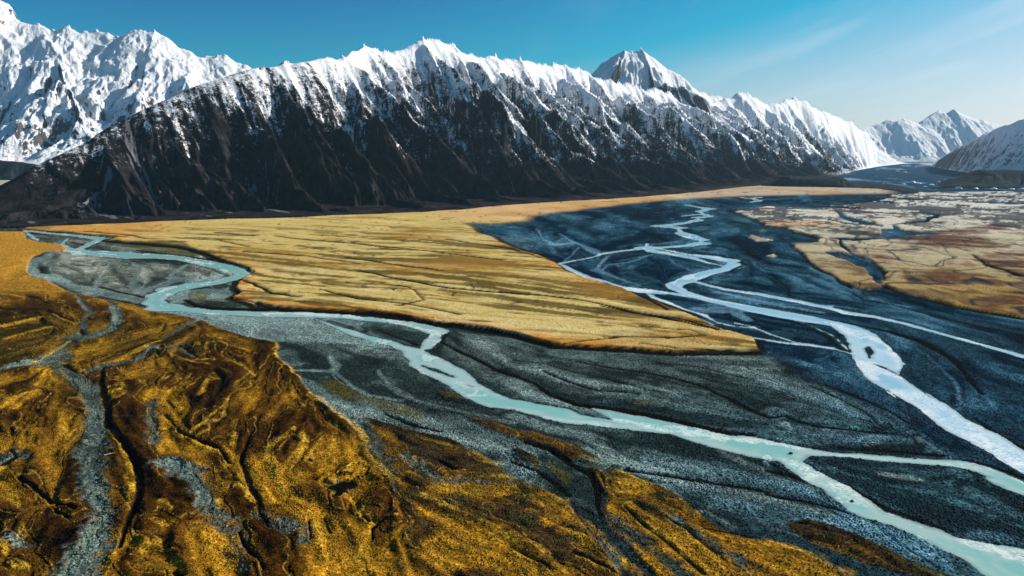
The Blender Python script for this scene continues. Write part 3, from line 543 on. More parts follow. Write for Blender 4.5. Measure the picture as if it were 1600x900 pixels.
tan = mixc(tan, alb(22, 40, 56), np.clip(cracks + sstep(.61 + .07 * sstep(320, 380, WPY), .70 + .05 * sstep(320, 380, WPY), net) * sstep(410, 330, WPY), 0, 1) * .85)
col = mixc(col, tan, mTan)
# far rubble beyond the plain: debris-covered glacier and lake shore
rub = sstep(294, 286, WPY + 5 * blotch) ; rub = np.where(WPX < 1250, 0, rub)
col = mixc(col, alb(38, 66, 88), rub); col = mixc(col, alb(120, 150, 180), rub * sstep(.18, .3, fbm(GX / 260, GY / 700, 4, 5) - .5))
lf = sstep(310, 296, WPY) * sstep(300, 100, WPX)       # pale flats far on the left
col = mixc(col, alb(176, 172, 140), lf); col = mixc(col, alb(30, 36, 34), lf * sstep(.52, .56, fbm(GX / 900, GY / 300, 3, 2)))
ridc = np.broadcast_to(alb(206, 160, 46), col.shape); ridc = mixc(ridc, alb(190, 176, 130), sstep(480, 560, WPX) * sstep(700, 640, WPY) * .6)
col = mixc(col, ridc, mRid * (1 - mGold) * .75 * np.clip(.7 + 2 * fine, .3, 1))
col = mixc(col, alb(22, 16, 8), scarp_shade * .9 * (sW > 0))  # dark soil tone on the scarp, with the bank's shade painted in
wet = sstep(8, 0, sW + 8 * fine) * (sW > 0); col = mixc(col, alb(48, 72, 78), wet * .7 * (1 - veg))
col = mixc(col, alb(16, 14, 10), mCut * (1 - rub))  # near-black colour in the cuts stands in for shade under the banks
col = mixc(col, alb(110, 160, 155), sstep(.5, -1, sW))
col = np.clip(col, .002, .85)
grain = np.clip(1.0 - .75 * mGold - .5 * mTan - .6 * mCut, .1, 1)
print('colour', round(time.time() - T0, 1))

# ------------------------------------------------------------------ materials
def ground_material():
    b = NB('ground_material'); base = b.attr('Col', 'Color'); gr = b.attr('grain')
    v1 = b.n('ShaderNodeSeparateColor'); b.set(v1.inputs[0], b.voro(0.62)); v2 = b.n('ShaderNodeSeparateColor'); b.set(v2.inputs[0], b.voro(0.24))
    n1 = b.noise(0.09, 5, .65)
    s = b.math('ADD', b.math('MULTIPLY', b.math('SUBTRACT', v1.outputs[0], .5), 1.5), b.math('MULTIPLY', b.math('SUBTRACT', v2.outputs[1], .5), .9))
    s = b.math('ADD', b.math('MULTIPLY', s, gr), b.math('MULTIPLY', b.math('SUBTRACT', n1, .5), .9))
    f = b.math('POWER', 2.2, s)
    mul = b.n('ShaderNodeVectorMath', operation='SCALE'); b.set(mul.inputs[0], base); b.set(mul.inputs['Scale'], f)
    b.set(b.p.inputs['Base Color'], mul.outputs[0]); b.p.inputs['Roughness'].default_value = 1.0; b.p.inputs['Specular IOR Level'].default_value = .0
    hgt = b.math('ADD', b.math('MULTIPLY', v1.outputs[2], gr), b.math('MULTIPLY', b.noise(0.25, 4, .6), 1.4))
    b.set(b.p.inputs['Normal'], b.bump(hgt, 1.5, 1.0)); return b.m
def water_material(name, c1, c2, foamc):
    b = NB(name); fo = b.attr('foam'); dp = b.attr('deep')
    st = b.noise(0.035, 5, .6, dist=1.5); sp = b.noise(0.35, 3, .7)
    c = b.mix(b.ramp(b.math('ADD', dp, b.math('MULTIPLY', b.math('SUBTRACT', st, .5), 1.2)), -.1, 1.1), c2, c1)
    c = b.mix(b.math('MULTIPLY', b.attr('shal'), .55), c, alb(96, 122, 124))
    ff = b.math('MULTIPLY', fo, b.ramp(b.math('ADD', b.math('MULTIPLY', sp, .6), b.math('MULTIPLY', st, .4)), .38, .58), clamp=True)
    b.set(b.p.inputs['Base Color'], b.mix(ff, c, foamc)); b.set(b.p.inputs['Roughness'], b.math('ADD', .22, b.math('MULTIPLY', ff, .5)))
    b.p.inputs['IOR'].default_value = 1.33; b.p.inputs['Specular IOR Level'].default_value = .35
    b.set(b.p.inputs['Normal'], b.bump(b.noise(0.5, 4, .6), .25, .5)); return b.m
def mountain_material(name, rock, rock2, snow, scree, fscale=1.0, mott=.9, bumpd=6.0, lo=.42, hi=.60):
    b = NB(name); sn = b.attr('snow'); sc = b.attr('scree')
    n1 = b.noise(0.012 * fscale, 7, .68); n2 = b.noise(0.055 * fscale, 5, .7); n3 = b.noise(.0025 * fscale, 3, .5)
    k = b.math('ADD', sn, b.math('MULTIPLY', b.math('SUBTRACT', n1, .5), mott)); k = b.math('ADD', k, b.math('MULTIPLY', b.math('SUBTRACT', n2, .5), mott * .9))
    k = b.math('ADD', k, b.math('MULTIPLY', b.math('SUBTRACT', b.noise(.16 * fscale, 3, .7), .5), mott * .8))
    f = b.ramp(k, lo, hi)
    rk = b.mix(b.ramp(n1, .35, .65), rock, rock2)
    rk = b.mix(b.math('MULTIPLY', b.ramp(b.math('ADD', sc, b.math('MULTIPLY', b.math('SUBTRACT', n2, .5), .7)), .45, .75), .9), rk, scree)
    b.set(b.p.inputs['Base Color'], b.mix(f, rk, snow)); b.p.inputs['Roughness'].default_value = .9; b.p.inputs['Specular IOR Level'].default_value = .02
    h = b.math('ADD', n1, b.math('MULTIPLY', n2, .35)); b.set(b.p.inputs['Normal'], b.bump(h, bumpd * 3, .8)); return b.m
M_ground = ground_material()
M_wl = water_material('river_turquoise', alb(128, 184, 176), alb(166, 192, 186), alb(226, 232, 228))
M_wr = water_material('river_pale_blue', alb(146, 190, 208), alb(184, 206, 216), alb(232, 236, 238))
keep = np.ones((R_ - 1, C_ - 1), bool)
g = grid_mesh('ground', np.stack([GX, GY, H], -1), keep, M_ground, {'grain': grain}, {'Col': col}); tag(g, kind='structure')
def water(name, s, other, mat):
    m = s < np.maximum(3.0, GY * .004)
    if other is not None: m &= ~(other < s)
    k = m[:-1, :-1] & m[1:, :-1] & m[:-1, 1:] & m[1:, 1:]
    foam = sstep(5, -5, sFoam) * np.clip(.75 + 2.2 * flE, .1, 1); foam = np.maximum(foam, sstep(.16, .34, l20 + .6 * fine + .3 * flE) * .75 * sstep(900, 500, WPY) ** 0)
    o = grid_mesh(name, np.stack([GX, GY, np.full_like(GX, WLV)], -1), k, mat, {'foam': foam, 'shal': sstep(-5.5, 0, s + 6 * fine), 'deep': np.clip(-s / 16 + 1.6 * flE, 0, 1)}); return tag(o, kind='structure')
water('river', sWL, sWR, M_wl); water('river', sWR, sWL - 1e-6, M_wr)
print('ground done', round(time.time() - T0, 1))

# ------------------------------------------------------------------ mountains
HS = RNG.rand(256, 256, 2)
def erosion(x, y, dx, dy):
    ix = np.floor(x).astype(np.int64); iy = np.floor(y).astype(np.int64); fx = x - ix; fy = y - iy
    va = np.zeros_like(x); vx = np.zeros_like(x); vy = np.zeros_like(x); wt = np.zeros_like(x)
    for i in range(-1, 2):
        for j in range(-1, 2):
            h = HS[(ix + i) & 255, (iy + j) & 255]
            px = fx - i - h[..., 0] * .8; py = fy - j - h[..., 1] * .8
            w_ = np.exp(-(px * px + py * py) * 2.2); mag = (px * dx + py * dy) * 2 * math.pi
            sn = np.sin(mag); va += np.cos(mag) * w_; vx -= sn * dx * w_; vy -= sn * dy * w_; wt += w_
    return va / wt, vx / wt, vy / wt
def seg_dist(X, Y, pts, closed=False):
    D = np.full(X.shape, 1e9); pts = list(pts) + ([pts[0]] if closed else [])
    for a, b in zip(pts[:-1], pts[1:]):
        dx, dy = b[0] - a[0], b[1] - a[1]; l2 = dx * dx + dy * dy + 1e-9
        t = np.clip(((X - a[0]) * dx + (Y - a[1]) * dy) / l2, 0, 1)
        D = np.minimum(D, (X - a[0] - dx * t) ** 2 + (Y - a[1] - dy * t) ** 2)
    return np.sqrt(D)
def inside(X, Y, P):
    ins = np.zeros(X.shape, bool)
    for (x1, y1), (x2, y2) in zip(P, list(P[1:]) + [P[0]]):
        if y1 == y2: continue
        ins ^= ((y1 > Y) != (y2 > Y)) & (X < (x2 - x1) * (Y - y1) / (y2 - y1) + x1)
    return ins
def massif(name, mat, crest, base, back, a0, a1, y0, y1, nc, nr, cellsz, amp, snow_lo, snow_hi, spurs=(), prof=1.15, octv=6, rough=1.0, big=(0, 1e9, 1), snow_far=0.0, lift=0.0, streaky=.0, hblend=450, branch=.9, fix=None, snow_near=0.0, jag=1.0, sink=2.0, snow_add=0.0, slope_snow=.6, gsnow=.15, seed=0, dirs=1.3):
    """crest: (px, py, Y) skyline points; base: photo pixels of the foot; back: world points closing the footprint"""
    cr = [at_depth(*p) for p in crest]
    foot = [tuple(float(v) for v in unproj(*p)) for p in base] + list(back)
    A, Yl = np.meshgrid(np.linspace(a0, a1, nc), np.geomspace(y0, y1, nr))
    X = A * Yl; Y = Yl
    ins = inside(X, Y, foot); dB = seg_dist(X, Y, foot, True)
    dC = seg_dist(X, Y, [c[:2] for c in cr])
    W = np.zeros_like(X); Hc = np.zeros_like(X)
    for p, q in zip(cr[:-1], cr[1:]):
        n = max(1, int(math.hypot(q[0] - p[0], q[1] - p[1]) / 90))
        for i in range(n):
            t = (i + .5) / n; cx, cy, cz = (p[k] + (q[k] - p[k]) * t for k in range(3))
            w_ = 1.0 / ((X - cx) ** 2 + (Y - cy) ** 2 + 900) ** 1.5; W += w_; Hc += w_ * cz
    Hc /= W
    Hn = np.zeros_like(X); Dn = np.full(X.shape, 1e18)
    for p, q in zip(cr[:-1], cr[1:]):
        dx, dy = q[0] - p[0], q[1] - p[1]; tt = np.clip(((X - p[0]) * dx + (Y - p[1]) * dy) / (dx * dx + dy * dy + 1e-9), 0, 1)
        d = (X - p[0] - dx * tt) ** 2 + (Y - p[1] - dy * tt) ** 2; m = d < Dn; Dn = np.where(m, d, Dn); Hn = np.where(m, p[2] + (q[2] - p[2]) * tt, Hn)
    k_ = sstep(30, hblend, dC); Hc = Hn * (1 - k_) + Hc * k_
    t = dB / (dB + np.sqrt(dC ** 2 + 400) - 20 * sstep(60, 0, dC) * 0 + 1e-6)
    Z = Hc * t ** prof + lift * sstep(0, 30, dB)
    for sp in spurs:                                      # side ridges: (points, half width, slope)
        pts = [at_depth(*p) for p in sp]
        D = np.full(X.shape, 1e9); Hh = np.full_like(X, -1e4)
        for p, q in zip(pts[:-1], pts[1:]):
            dx, dy = q[0] - p[0], q[1] - p[1]; tt = np.clip(((X - p[0]) * dx + (Y - p[1]) * dy) / (dx * dx + dy * dy), 0, 1)
            d = np.hypot(X - p[0] - dx * tt, Y - p[1] - dy * tt); h = p[2] + (q[2] - p[2]) * tt - (1.05 if fix else .62) * d
            Hh = np.maximum(Hh, h)
        k = 30.0; Z = np.logaddexp(Z / k, Hh / k) * k
    Z0 = Z.copy()
    dlog = math.log(y1 / y0) / (nr - 1); da = (a1 - a0) / (nc - 1)
    def grad(z):
        zl = np.gradient(z, axis=0) / dlog / Y; za = np.gradient(z, axis=1) / da / Y
        return za, zl - A * za
    gx_, gy_ = grad(Z); k = 6
    def blur(z, n):
        for _ in range(n):
            z = (z + np.roll(z, 1, 0) + np.roll(z, -1, 0) + np.roll(z, 1, 1) + np.roll(z, -1, 1)) / 5
        return z
    gx_, gy_ = blur(gx_, 8), blur(gy_, 8)
    gm = np.hypot(gx_, gy_) + 1e-6; ux, uy = -gy_ / gm, gx_ / gm
    if fix:
        fr = sstep(-.2, .5, (-gx_ * fix[0] - gy_ * fix[1]) / gm) * fix[2]
        qx, qy = -gx_ / gm * (1 - fr) + fix[0] * fr, -gy_ / gm * (1 - fr) + fix[1] * fr; qn = np.hypot(qx, qy) + 1e-6
        ux, uy = qy / qn, -qx / qn
    warp = (0.35 if not fix else .18) * cellsz
    qx = X + warp * (fbm(X / cellsz * 1.3 + seed, Y / cellsz * 1.3, 3, 1) - .5); qy = Y + warp * (fbm(X / cellsz * 1.3, Y / cellsz * 1.3 + seed, 3, 2) - .5)
    hv = np.zeros_like(X); hx = np.zeros_like(X); hy = np.zeros_like(X); a = 1.0; f = 1.0; tot = 0; parts = []
    sl = sstep(.05, .3, gm)
    for o in range(octv):
        ddx = ux * dirs * sl + -hy * branch; ddy = uy * dirs * sl + hx * branch
        e, ex, ey = erosion(qx / cellsz * f + 7.7 * o + seed, qy / cellsz * f + 3.3 * o, ddx, ddy)
        e = np.arcsin(np.clip(e, -1, 1)) * (2 / math.pi)          # crisp ribs and gullies
        if o == 0 and big[0]: e, ex, ey = (v * (.6 + big[0] * sstep(big[1], big[2], Y)) for v in (e, ex, ey))
        hv += a * e; hx += a * ex; hy += a * ey; parts.append(e); tot += a; a *= .52 * (rough if o else 1); f *= 1.95
    hn = hv / tot
    env = sstep(0, cellsz * .8, dC) * .95 + .05
    env = env * sstep(0, .22 if fix else .45, t) * np.clip(Hc / (Hc.max() * .6), .25, 1)
    cw = 260 * np.clip(Y / 9000, .5, 2)
    crumb = (fbm(X / 260 + seed, Y / 260, 6, 3 + seed, ridged=True) - .62) * 2
    Z = Z0 + amp * env * (hn * 1.25 - .42) + jag * 20 * crumb * sstep(0, .3, t) * np.clip(Y / 6000, .5, 2.5) * (.6 + .4 * sstep(0, 350, dC))
    if lift: Z = Z + 38 * crumb * sstep(500, 0, dC) * sstep(4800, 6000, Y) * sstep(0, .2, t) * (.5 + .5 * sstep(6000, 9000, Y))
    if lift: Z = np.maximum(Z, lift + .05 * Z0)
    sx, sy = grad(Z); slope = np.hypot(sx, sy)
    s = (Z - snow_lo) / (snow_hi - snow_lo) + snow_add
    if fix: s = .5 + .85 * (t - np.interp(Y, [3300, 4000, 4300, 4700, 5500, 7500, 9500, 11000], [1.3, 1.25, 1.02, .64, .42, .30, .20, .04])) + (Z - Z0) / 900
    s = s + slope_snow * (.62 - slope) * .5 + gsnow * -hn + (.75 * sstep(11200, 12600, Y) + .35 * sstep(160, 0, dC) * sstep(4600, 5200, Y) if fix else 0) + (0 if fix else snow_far) + .12 * (fbm(X / 500, Y / 500, 3, 5) - .5)
    # snow lies on slopes turned from the wind and is thin on sharp ribs
    gx2, gy2 = (blur(sx, 3), blur(sy, 3)) if not fix else (uy + .25 * blur(sx, 3), -ux + .25 * blur(sy, 3)); g2 = np.hypot(gx2, gy2) + 1e-6; dxn, dyn = gx2 / g2, gy2 / g2
    def slic(wl, el, n, k):
        a_ = 0
        for q in np.linspace(-el, el, n): a_ = a_ + vnoise((X + dxn * q * wl) / wl + seed, (Y + dyn * q * wl) / wl, k)
        return (a_ / n - .5) * math.sqrt(n * .62)
    dusk = 1 + sstep(5000, 11000, Y) * 1.5
    st1 = slic(12, 10, 17, 1); st2 = slic(26, 10, 17, 2); st3 = slic(60, 7, 13, 3)
    gul = np.clip(-(.5 * parts[2] + .5 * parts[3] + .35 * parts[4] + .4 * parts[1]), -1, 1) if octv > 4 else -parts[2]
    s = s + streaky * (.75 * st1 + .85 * st2 + .45 * st3 + .42 * gul * sstep(0, .3, t))
    s = np.where(streaky * sstep(.50, .85, gul + .9 * st2 + .5 * st3) * sstep(.04, .2, t) * sstep(3700, 4300, Y + 900 * t) > .30, np.maximum(s, .52), s)
    scree = sstep(.12, .75, gul) * sstep(.08, .3, t) * .7 + .45 * sstep(.28, .06, t) * sstep(.45, .8, -parts[2])
    scree = np.clip(scree * (.6 if not streaky else .25) + streaky * 1.6 * (sstep(.34, .46, -st2 + .22 * gul) * .8 + .7 * sstep(.36, .46, -st3 + .22 * gul)) * sstep(.02, .15, t), 0, 1)
    if lift: s = s - .9 * sstep(260, 60, Z) * sstep(9500, 7500, Y)
    Z = np.where(ins, Z - sink * sstep(60, 0, dB), -60.0)
    P = np.stack([X, Y, Z], -1)
    keep = ins[:-1, :-1] | ins[1:, :-1] | ins[:-1, 1:] | ins[1:, 1:]
    o = grid_mesh(name, P, keep, mat, {'snow': np.clip(s, -.6, 1.6), 'scree': scree}); print(name, len(o.data.vertices), round(time.time() - T0, 1))
    return tag(o, kind='structure')
SNOW = (.86, .88, .92)
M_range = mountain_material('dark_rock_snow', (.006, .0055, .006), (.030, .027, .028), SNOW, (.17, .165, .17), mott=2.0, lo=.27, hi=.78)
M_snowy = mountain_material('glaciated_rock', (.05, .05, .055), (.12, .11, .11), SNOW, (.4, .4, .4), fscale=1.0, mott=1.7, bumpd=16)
M_hill = mountain_material('scrubby_moraine', (.012, .018, .022), (.03, .036, .04), SNOW, (.12, .12, .12), fscale=2)

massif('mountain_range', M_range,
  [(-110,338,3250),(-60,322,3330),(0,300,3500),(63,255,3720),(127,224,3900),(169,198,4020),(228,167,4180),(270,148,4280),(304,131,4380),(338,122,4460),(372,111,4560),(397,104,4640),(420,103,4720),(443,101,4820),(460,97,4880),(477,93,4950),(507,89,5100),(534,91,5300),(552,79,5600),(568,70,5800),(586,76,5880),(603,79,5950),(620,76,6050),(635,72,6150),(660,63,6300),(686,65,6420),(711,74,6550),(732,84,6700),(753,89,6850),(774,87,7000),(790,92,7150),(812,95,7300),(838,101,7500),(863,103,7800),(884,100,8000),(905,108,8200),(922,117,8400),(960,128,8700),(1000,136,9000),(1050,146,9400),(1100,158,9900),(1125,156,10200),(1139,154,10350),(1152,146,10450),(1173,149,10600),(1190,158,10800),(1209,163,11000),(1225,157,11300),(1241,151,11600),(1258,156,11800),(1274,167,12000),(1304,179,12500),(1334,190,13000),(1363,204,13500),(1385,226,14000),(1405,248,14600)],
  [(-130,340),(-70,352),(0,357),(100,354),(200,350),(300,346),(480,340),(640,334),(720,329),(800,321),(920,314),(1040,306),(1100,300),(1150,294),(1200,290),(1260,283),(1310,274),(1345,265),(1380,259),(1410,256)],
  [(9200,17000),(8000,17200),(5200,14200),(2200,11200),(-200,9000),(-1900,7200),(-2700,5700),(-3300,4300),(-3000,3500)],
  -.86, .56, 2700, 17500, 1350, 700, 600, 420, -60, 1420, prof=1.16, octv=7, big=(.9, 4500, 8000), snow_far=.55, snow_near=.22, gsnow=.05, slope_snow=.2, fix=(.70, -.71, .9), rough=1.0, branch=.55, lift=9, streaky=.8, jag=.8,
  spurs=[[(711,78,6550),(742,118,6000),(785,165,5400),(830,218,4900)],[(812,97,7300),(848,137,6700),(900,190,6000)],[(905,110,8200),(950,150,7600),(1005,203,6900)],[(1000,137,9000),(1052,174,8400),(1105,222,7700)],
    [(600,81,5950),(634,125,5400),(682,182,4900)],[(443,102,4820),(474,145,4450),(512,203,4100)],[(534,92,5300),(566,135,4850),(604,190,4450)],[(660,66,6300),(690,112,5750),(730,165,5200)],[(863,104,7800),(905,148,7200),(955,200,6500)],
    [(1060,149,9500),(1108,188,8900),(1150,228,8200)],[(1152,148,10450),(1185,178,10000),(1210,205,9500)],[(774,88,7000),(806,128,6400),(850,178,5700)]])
massif('snow_peak', M_snowy,
  [(880,130,9800),(905,124,9900),(922,114,10000),(943,95,10100),(960,82,10150),(975,73,10200),(984,79,10200),(990,78,10200),(1002,72,10250),(1019,87,10300),(1040,106,10400),(1052,112,10450),(1063,120,10500),(1084,131,10700),(1106,147,10900),(1127,150,11100),(1150,158,11500)],
  [(860,280),(900,281),(960,281),(1060,279),(1150,276),(1230,268)], [(5200,15500),(-500,15000),(-500,9000)], .0, .42, 7200, 14500, 560, 480, 900, 560, 250, 800, prof=1.1, snow_add=.42, jag=2.0, seed=3, slope_snow=1.1, octv=7, spurs=[[(978,77,10200),(962,105,9700),(945,140,9200)],[(1002,76,10250),(1022,115,9800),(1040,150,9400)]])
massif('snow_mountain', M_snowy,
  [(-420,-60,10400),(-250,-30,10600),(-120,-60,10800),(-50,-35,10900),(8,-1,11000),(15,6,11000),(23,25,11000),(42,36,11000),(63,40,11000),(80,46,11000),(95,43,11000),(108,41,11050),(127,48,11050),(152,47,11100),(168,50,11100),(182,55,11100),(198,50,11100),(228,48,11150),(243,46,11200),(252,54,11200),(262,61,11200),(280,76,11250),(295,86,11300),(321,88,11400),(340,88,11400),(357,88,11450),(370,94,11500),(380,99,11500),(393,104,11600),(440,125,11700),(520,150,11900)],
  [(-560,275),(-400,277),(-200,279),(0,281),(150,282),(300,280),(480,276),(620,272)], [(-1500,14000),(-15500,14000)], -1.2, -.12, 7000, 13800, 1000, 520, 1500, 560, -500, 500, prof=1.15, snow_add=.42, jag=2.2, seed=11, slope_snow=2.3, dirs=.8, octv=7,
  spurs=[[(63,42,11000),(95,100,10200),(120,160,9300)],[(243,50,11200),(215,110,10300),(160,190,9100)],[(150,50,11100),(60,150,9600),(20,200,8700)],[(340,92,11400),(290,150,10300),(240,200,9300)]])
massif('snow_mountain', M_snowy,
  [(1330,205,18500),(1363,196,19000),(1384,188,19200),(1400,187,19200),(1412,184,19300),(1435,192,19500),(1450,183,19700),(1467,171,20000),(1481,175,20000),(1490,169,20000),(1507,177,20100),(1532,186,20200),(1557,195,20500),(1620,205,21000),(1700,215,21500)],
  [(1300,255),(1400,254.5),(1500,254.5),(1600,254.5),(1760,254.5)], [(19000,25000),(9000,25000)], .4, .88, 16200, 24500, 520, 300, 1800, 520, -200, 300, prof=1.0, snow_add=.5, jag=1.4, seed=17)
massif('snow_mountain', M_snowy,
  [(1440,255,14500),(1462,244,13300),(1485,232,12400),(1523,211,11200),(1545,202,10600),(1557,196,10200),(1578,188,9900),(1600,181,9600),(1650,163,9100),(1720,145,8800),(1850,115,8400),(2050,100,8100),(2300,130,8000)],
  [(1438,256.5),(1462,262),(1500,268),(1560,277),(1600,282),(1750,287),(2000,293),(2350,298)], [(15500,13500),(9000,17000)], .52, 1.3, 5600, 17500, 620, 420, 800, 300, -700, 420, prof=1.15, snow_add=.05, seed=23, gsnow=.3, octv=7, streaky=.45)
massif('foothill', M_hill,
  [(-400,238,8000),(-200,244,8000),(-60,248,7950),(0,250,7900),(30,252,7900),(62,257,7850),(100,262,7800),(160,270,7800)],
  [(-500,283),(-200,282),(0,281.5),(60,281),(120,280),(220,279)], [(-4000,8500),(-9500,8500)], -1.3, -.4, 6600, 9000, 420, 90, 300, 60, 150, 420, prof=.8, sink=5, seed=5, octv=4)
massif('moraine', M_hill,
  [(1203,289,6000),(1225,278,6050),(1237,273,6080),(1262,277,6100),(1300,276.5,6150),(1316,277,6150),(1331,285,6100),(1366,289,6000),(1397,294,5650),(1431,300.5,5250)],
  [(1190,291.5),(1230,292.5),(1300,293.5),(1350,295),(1400,299),(1440,302.5),(1445,300)], [(3250,6000),(2950,6700),(2200,6900)], .3, .6, 4900, 7200, 460, 130, 220, 26, 300, 900, prof=.55, sink=3, seed=8, octv=5, jag=.5)
massif('moraine', M_hill,
  [(1472,290,6350),(1500,276,6450),(1528,264,6500),(1545,266,6500),(1570,265,6450),(1600,266,6400),(1680,262,6400),(1800,258,6400),(2100,262,6400)],
  [(1465,293),(1490,293.5),(1540,294),(1600,294.5),(1800,296),(2200,297)], [(8500,7300),(4300,7400)], .52, 1.2, 5000, 7800, 520, 130, 300, 50, 200, 900, prof=.7, sink=3, seed=9, octv=5, jag=.6)

# ------------------------------------------------------------------ loose cover near the camera: stones and tussocks
def scatter(name, prob, n, smin, smax, hr, mat, rngseed, tone):
    rg = np.random.RandomState(rngseed)
    area = np.gradient(GX, axis=1) * -np.gradient(GY, axis=0)
    p = (prob * np.abs(area)); p[(PX < -200) | (PX > 1800) | (PY > 1150)] = 0; p = p.ravel(); p /= p.sum()
    ii = rg.choice(p.size, n, p=p); r, c = np.divmod(ii, C_)
    r = np.clip(r, 1, R_ - 2); c = np.clip(c, 1, C_ - 2); fr = rg.rand(n) - .5; fc = rg.rand(n) - .5
    x = GX[r, c] + fc * (GX[r, c + 1] - GX[r, c - 1]) * .5; y = GY[r, c] + fr * (GY[r + 1, c] - GY[r - 1, c]) * .5; z = H[r, c]
    sz = (smin + (smax - smin) * rg.rand(n) ** 2.5); k = 5
    an = rg.rand(n)[:, None] * 6.28 + np.arange(k)[None] * 2 * math.pi / k; rr = sz[:, None] * (.75 + .5 * rg.rand(n, k))
    low = np.stack([x[:, None] + np.cos(an) * rr, y[:, None] + np.sin(an) * rr, np.repeat(z[:, None] - .25, k, 1)], -1)
    hh = sz * hr * (.7 + .6 * rg.rand(n))
    upp = np.stack([x[:, None] + np.cos(an + .5) * rr * .62, y[:, None] + np.sin(an + .5) * rr * .62, z[:, None] + hh[:, None] * (.55 + .3 * rg.rand(n, k))], -1)
    top = np.stack([x + (rg.rand(n) - .5) * sz * .3, y + (rg.rand(n) - .5) * sz * .3, z + hh], -1)[:, None]
    V = np.concatenate([low, upp, top], 1); nv = 2 * k + 1
    tri = []
    for i in range(k):
        j = (i + 1) % k; tri += [(i, j, k + i), (j, k + j, k + i), (k + i, k + j, 2 * k)]
    f = (np.array(tri)[None] + (np.arange(n) * nv)[:, None, None]).reshape(-1, 3).astype(np.int32)
    me = bpy.data.meshes.new(name); me.vertices.add(n * nv); me.vertices.foreach_set('co', V.astype(np.float32).ravel())
    me.loops.add(f.size); me.loops.foreach_set('vertex_index', f.ravel()); me.polygons.add(len(f))
    me.polygons.foreach_set('loop_start', np.arange(0, f.size, 3, dtype=np.int32)); me.polygons.foreach_set('loop_total', np.full(len(f), 3, np.int32))
    cc = tone(rg, r, c, n); rgba = np.ones((n, nv, 4), np.float32); rgba[..., :3] = cc[:, None]
    at = me.attributes.new('Col', 'FLOAT_COLOR', 'POINT'); at.data.foreach_set('color', rgba.ravel())
    me.update(calc_edges=True); me.materials.append(mat); o = bpy.data.objects.new(name, me); COL.objects.link(o); return o
def plain_attr(name, rough):
    b = NB(name); n = b.noise(1.4, 3, .6); c = b.n('ShaderNodeVectorMath', operation='SCALE'); b.set(c.inputs[0], b.attr('Col', 'Color')); b.set(c.inputs['Scale'], b.math('ADD', .55, b.math('MULTIPLY', n, .9)))
    b.set(b.p.inputs['Base Color'], c.outputs[0]); b.p.inputs['Roughness'].default_value = rough; b.p.inputs['Specular IOR Level'].default_value = .03; return b.m
cover = np.clip(mLeft * (1 - mTeal) + mMid * (1 - mTeal), 0, 1); patch = sstep(-.12, .2, blotch + .7 * fine)
nearw = sstep(1100, 650, GY)
tus = scatter('tussock_grass', cover * (.3 + patch) * (sW > 2) * nearw, 90000, .4, 1.15, .8, plain_attr('tussock_blades', .9), 3,
    lambda rg, r, c, n: col[r, c] * (.7 + .6 * rg.rand(n, 1)) * np.where(rg.rand(n, 1) < .15, np.array([.55, .8, 1.0]), 1.0))
tag(tus, kind='stuff', label='brown and golden tussock clumps covering the near river terraces', cat='tussock grass')
sto = scatter('gravel_stones', (1 - cover) * (1 - .9 * mGold) * (sW > 1.5) * (.25 + patch) * sstep(1350, 700, GY), 130000, .4, 1.5, .7, plain_attr('river_stone', .8), 4,
    lambda rg, r, c, n: col[r, c] * (.5 + 1.3 * rg.rand(n, 1) ** 2) )
tag(sto, kind='stuff', label='loose grey stones strewn over the near gravel bars', cat='stones')
print('scatter', round(time.time() - T0, 1))
def lumpy(name, x, y, z, rx, ry, rz, seed, mat, flat=.0, sub=3, rough=.28):
    import bmesh
    rg = random.Random(seed); bm = bmesh.new(); bmesh.ops.create_icosphere(bm, subdivisions=sub, radius=1)
    ph = [rg.uniform(0, 6.28) for _ in range(9)]; cuts = []
    for _ in range(9):
        v = Vector((rg.gauss(0, 1), rg.gauss(0, 1), rg.gauss(0, .7))).normalized(); cuts.append((v, rg.uniform(.55, .85)))
    for v in bm.verts:
        p = v.co.copy()
        for n_, d_ in cuts:
            e = p.dot(n_) - d_
            if e > 0: p -= n_ * e * .92
        p *= 1 + rough * .3 * (math.sin(5 * p.x + ph[0]) * math.sin(6 * p.y + ph[1]) + .5 * math.sin(13 * p.z + ph[2] + 7 * p.x))
        v.co = Vector((p.x * rx, p.y * ry, p.z * rz))
    bm.faces.ensure_lookup_table(); me = bpy.data.meshes.new(name); bm.to_mesh(me); bm.free(); me.materials.append(mat)
    o = bpy.data.objects.new(name, me); COL.objects.link(o); o.location = (x, y, z); o.rotation_euler = (0, 0, rg.uniform(0, 6.28)); return o
bi = NB('glacier_ice'); bi.set(bi.p.inputs['Base Color'], bi.mix(bi.ramp(bi.noise(.12, 5, .6), .35, .65), (.55, .68, .78), (.85, .88, .9))); bi.p.inputs['Roughness'].default_value = .45
bi.set(bi.p.inputs['Normal'], bi.bump(bi.noise(.2, 5, .65), 3, .8))
br = NB('boulder_rock'); br.set(br.p.inputs['Base Color'], br.mix(br.ramp(br.noise(.8, 5, .6), .35, .65), (.02, .022, .025), (.07, .07, .07))); br.p.inputs['Roughness'].default_value = .85
br.set(br.p.inputs['Normal'], br.bump(br.noise(1.5, 5, .65), .4, .8))
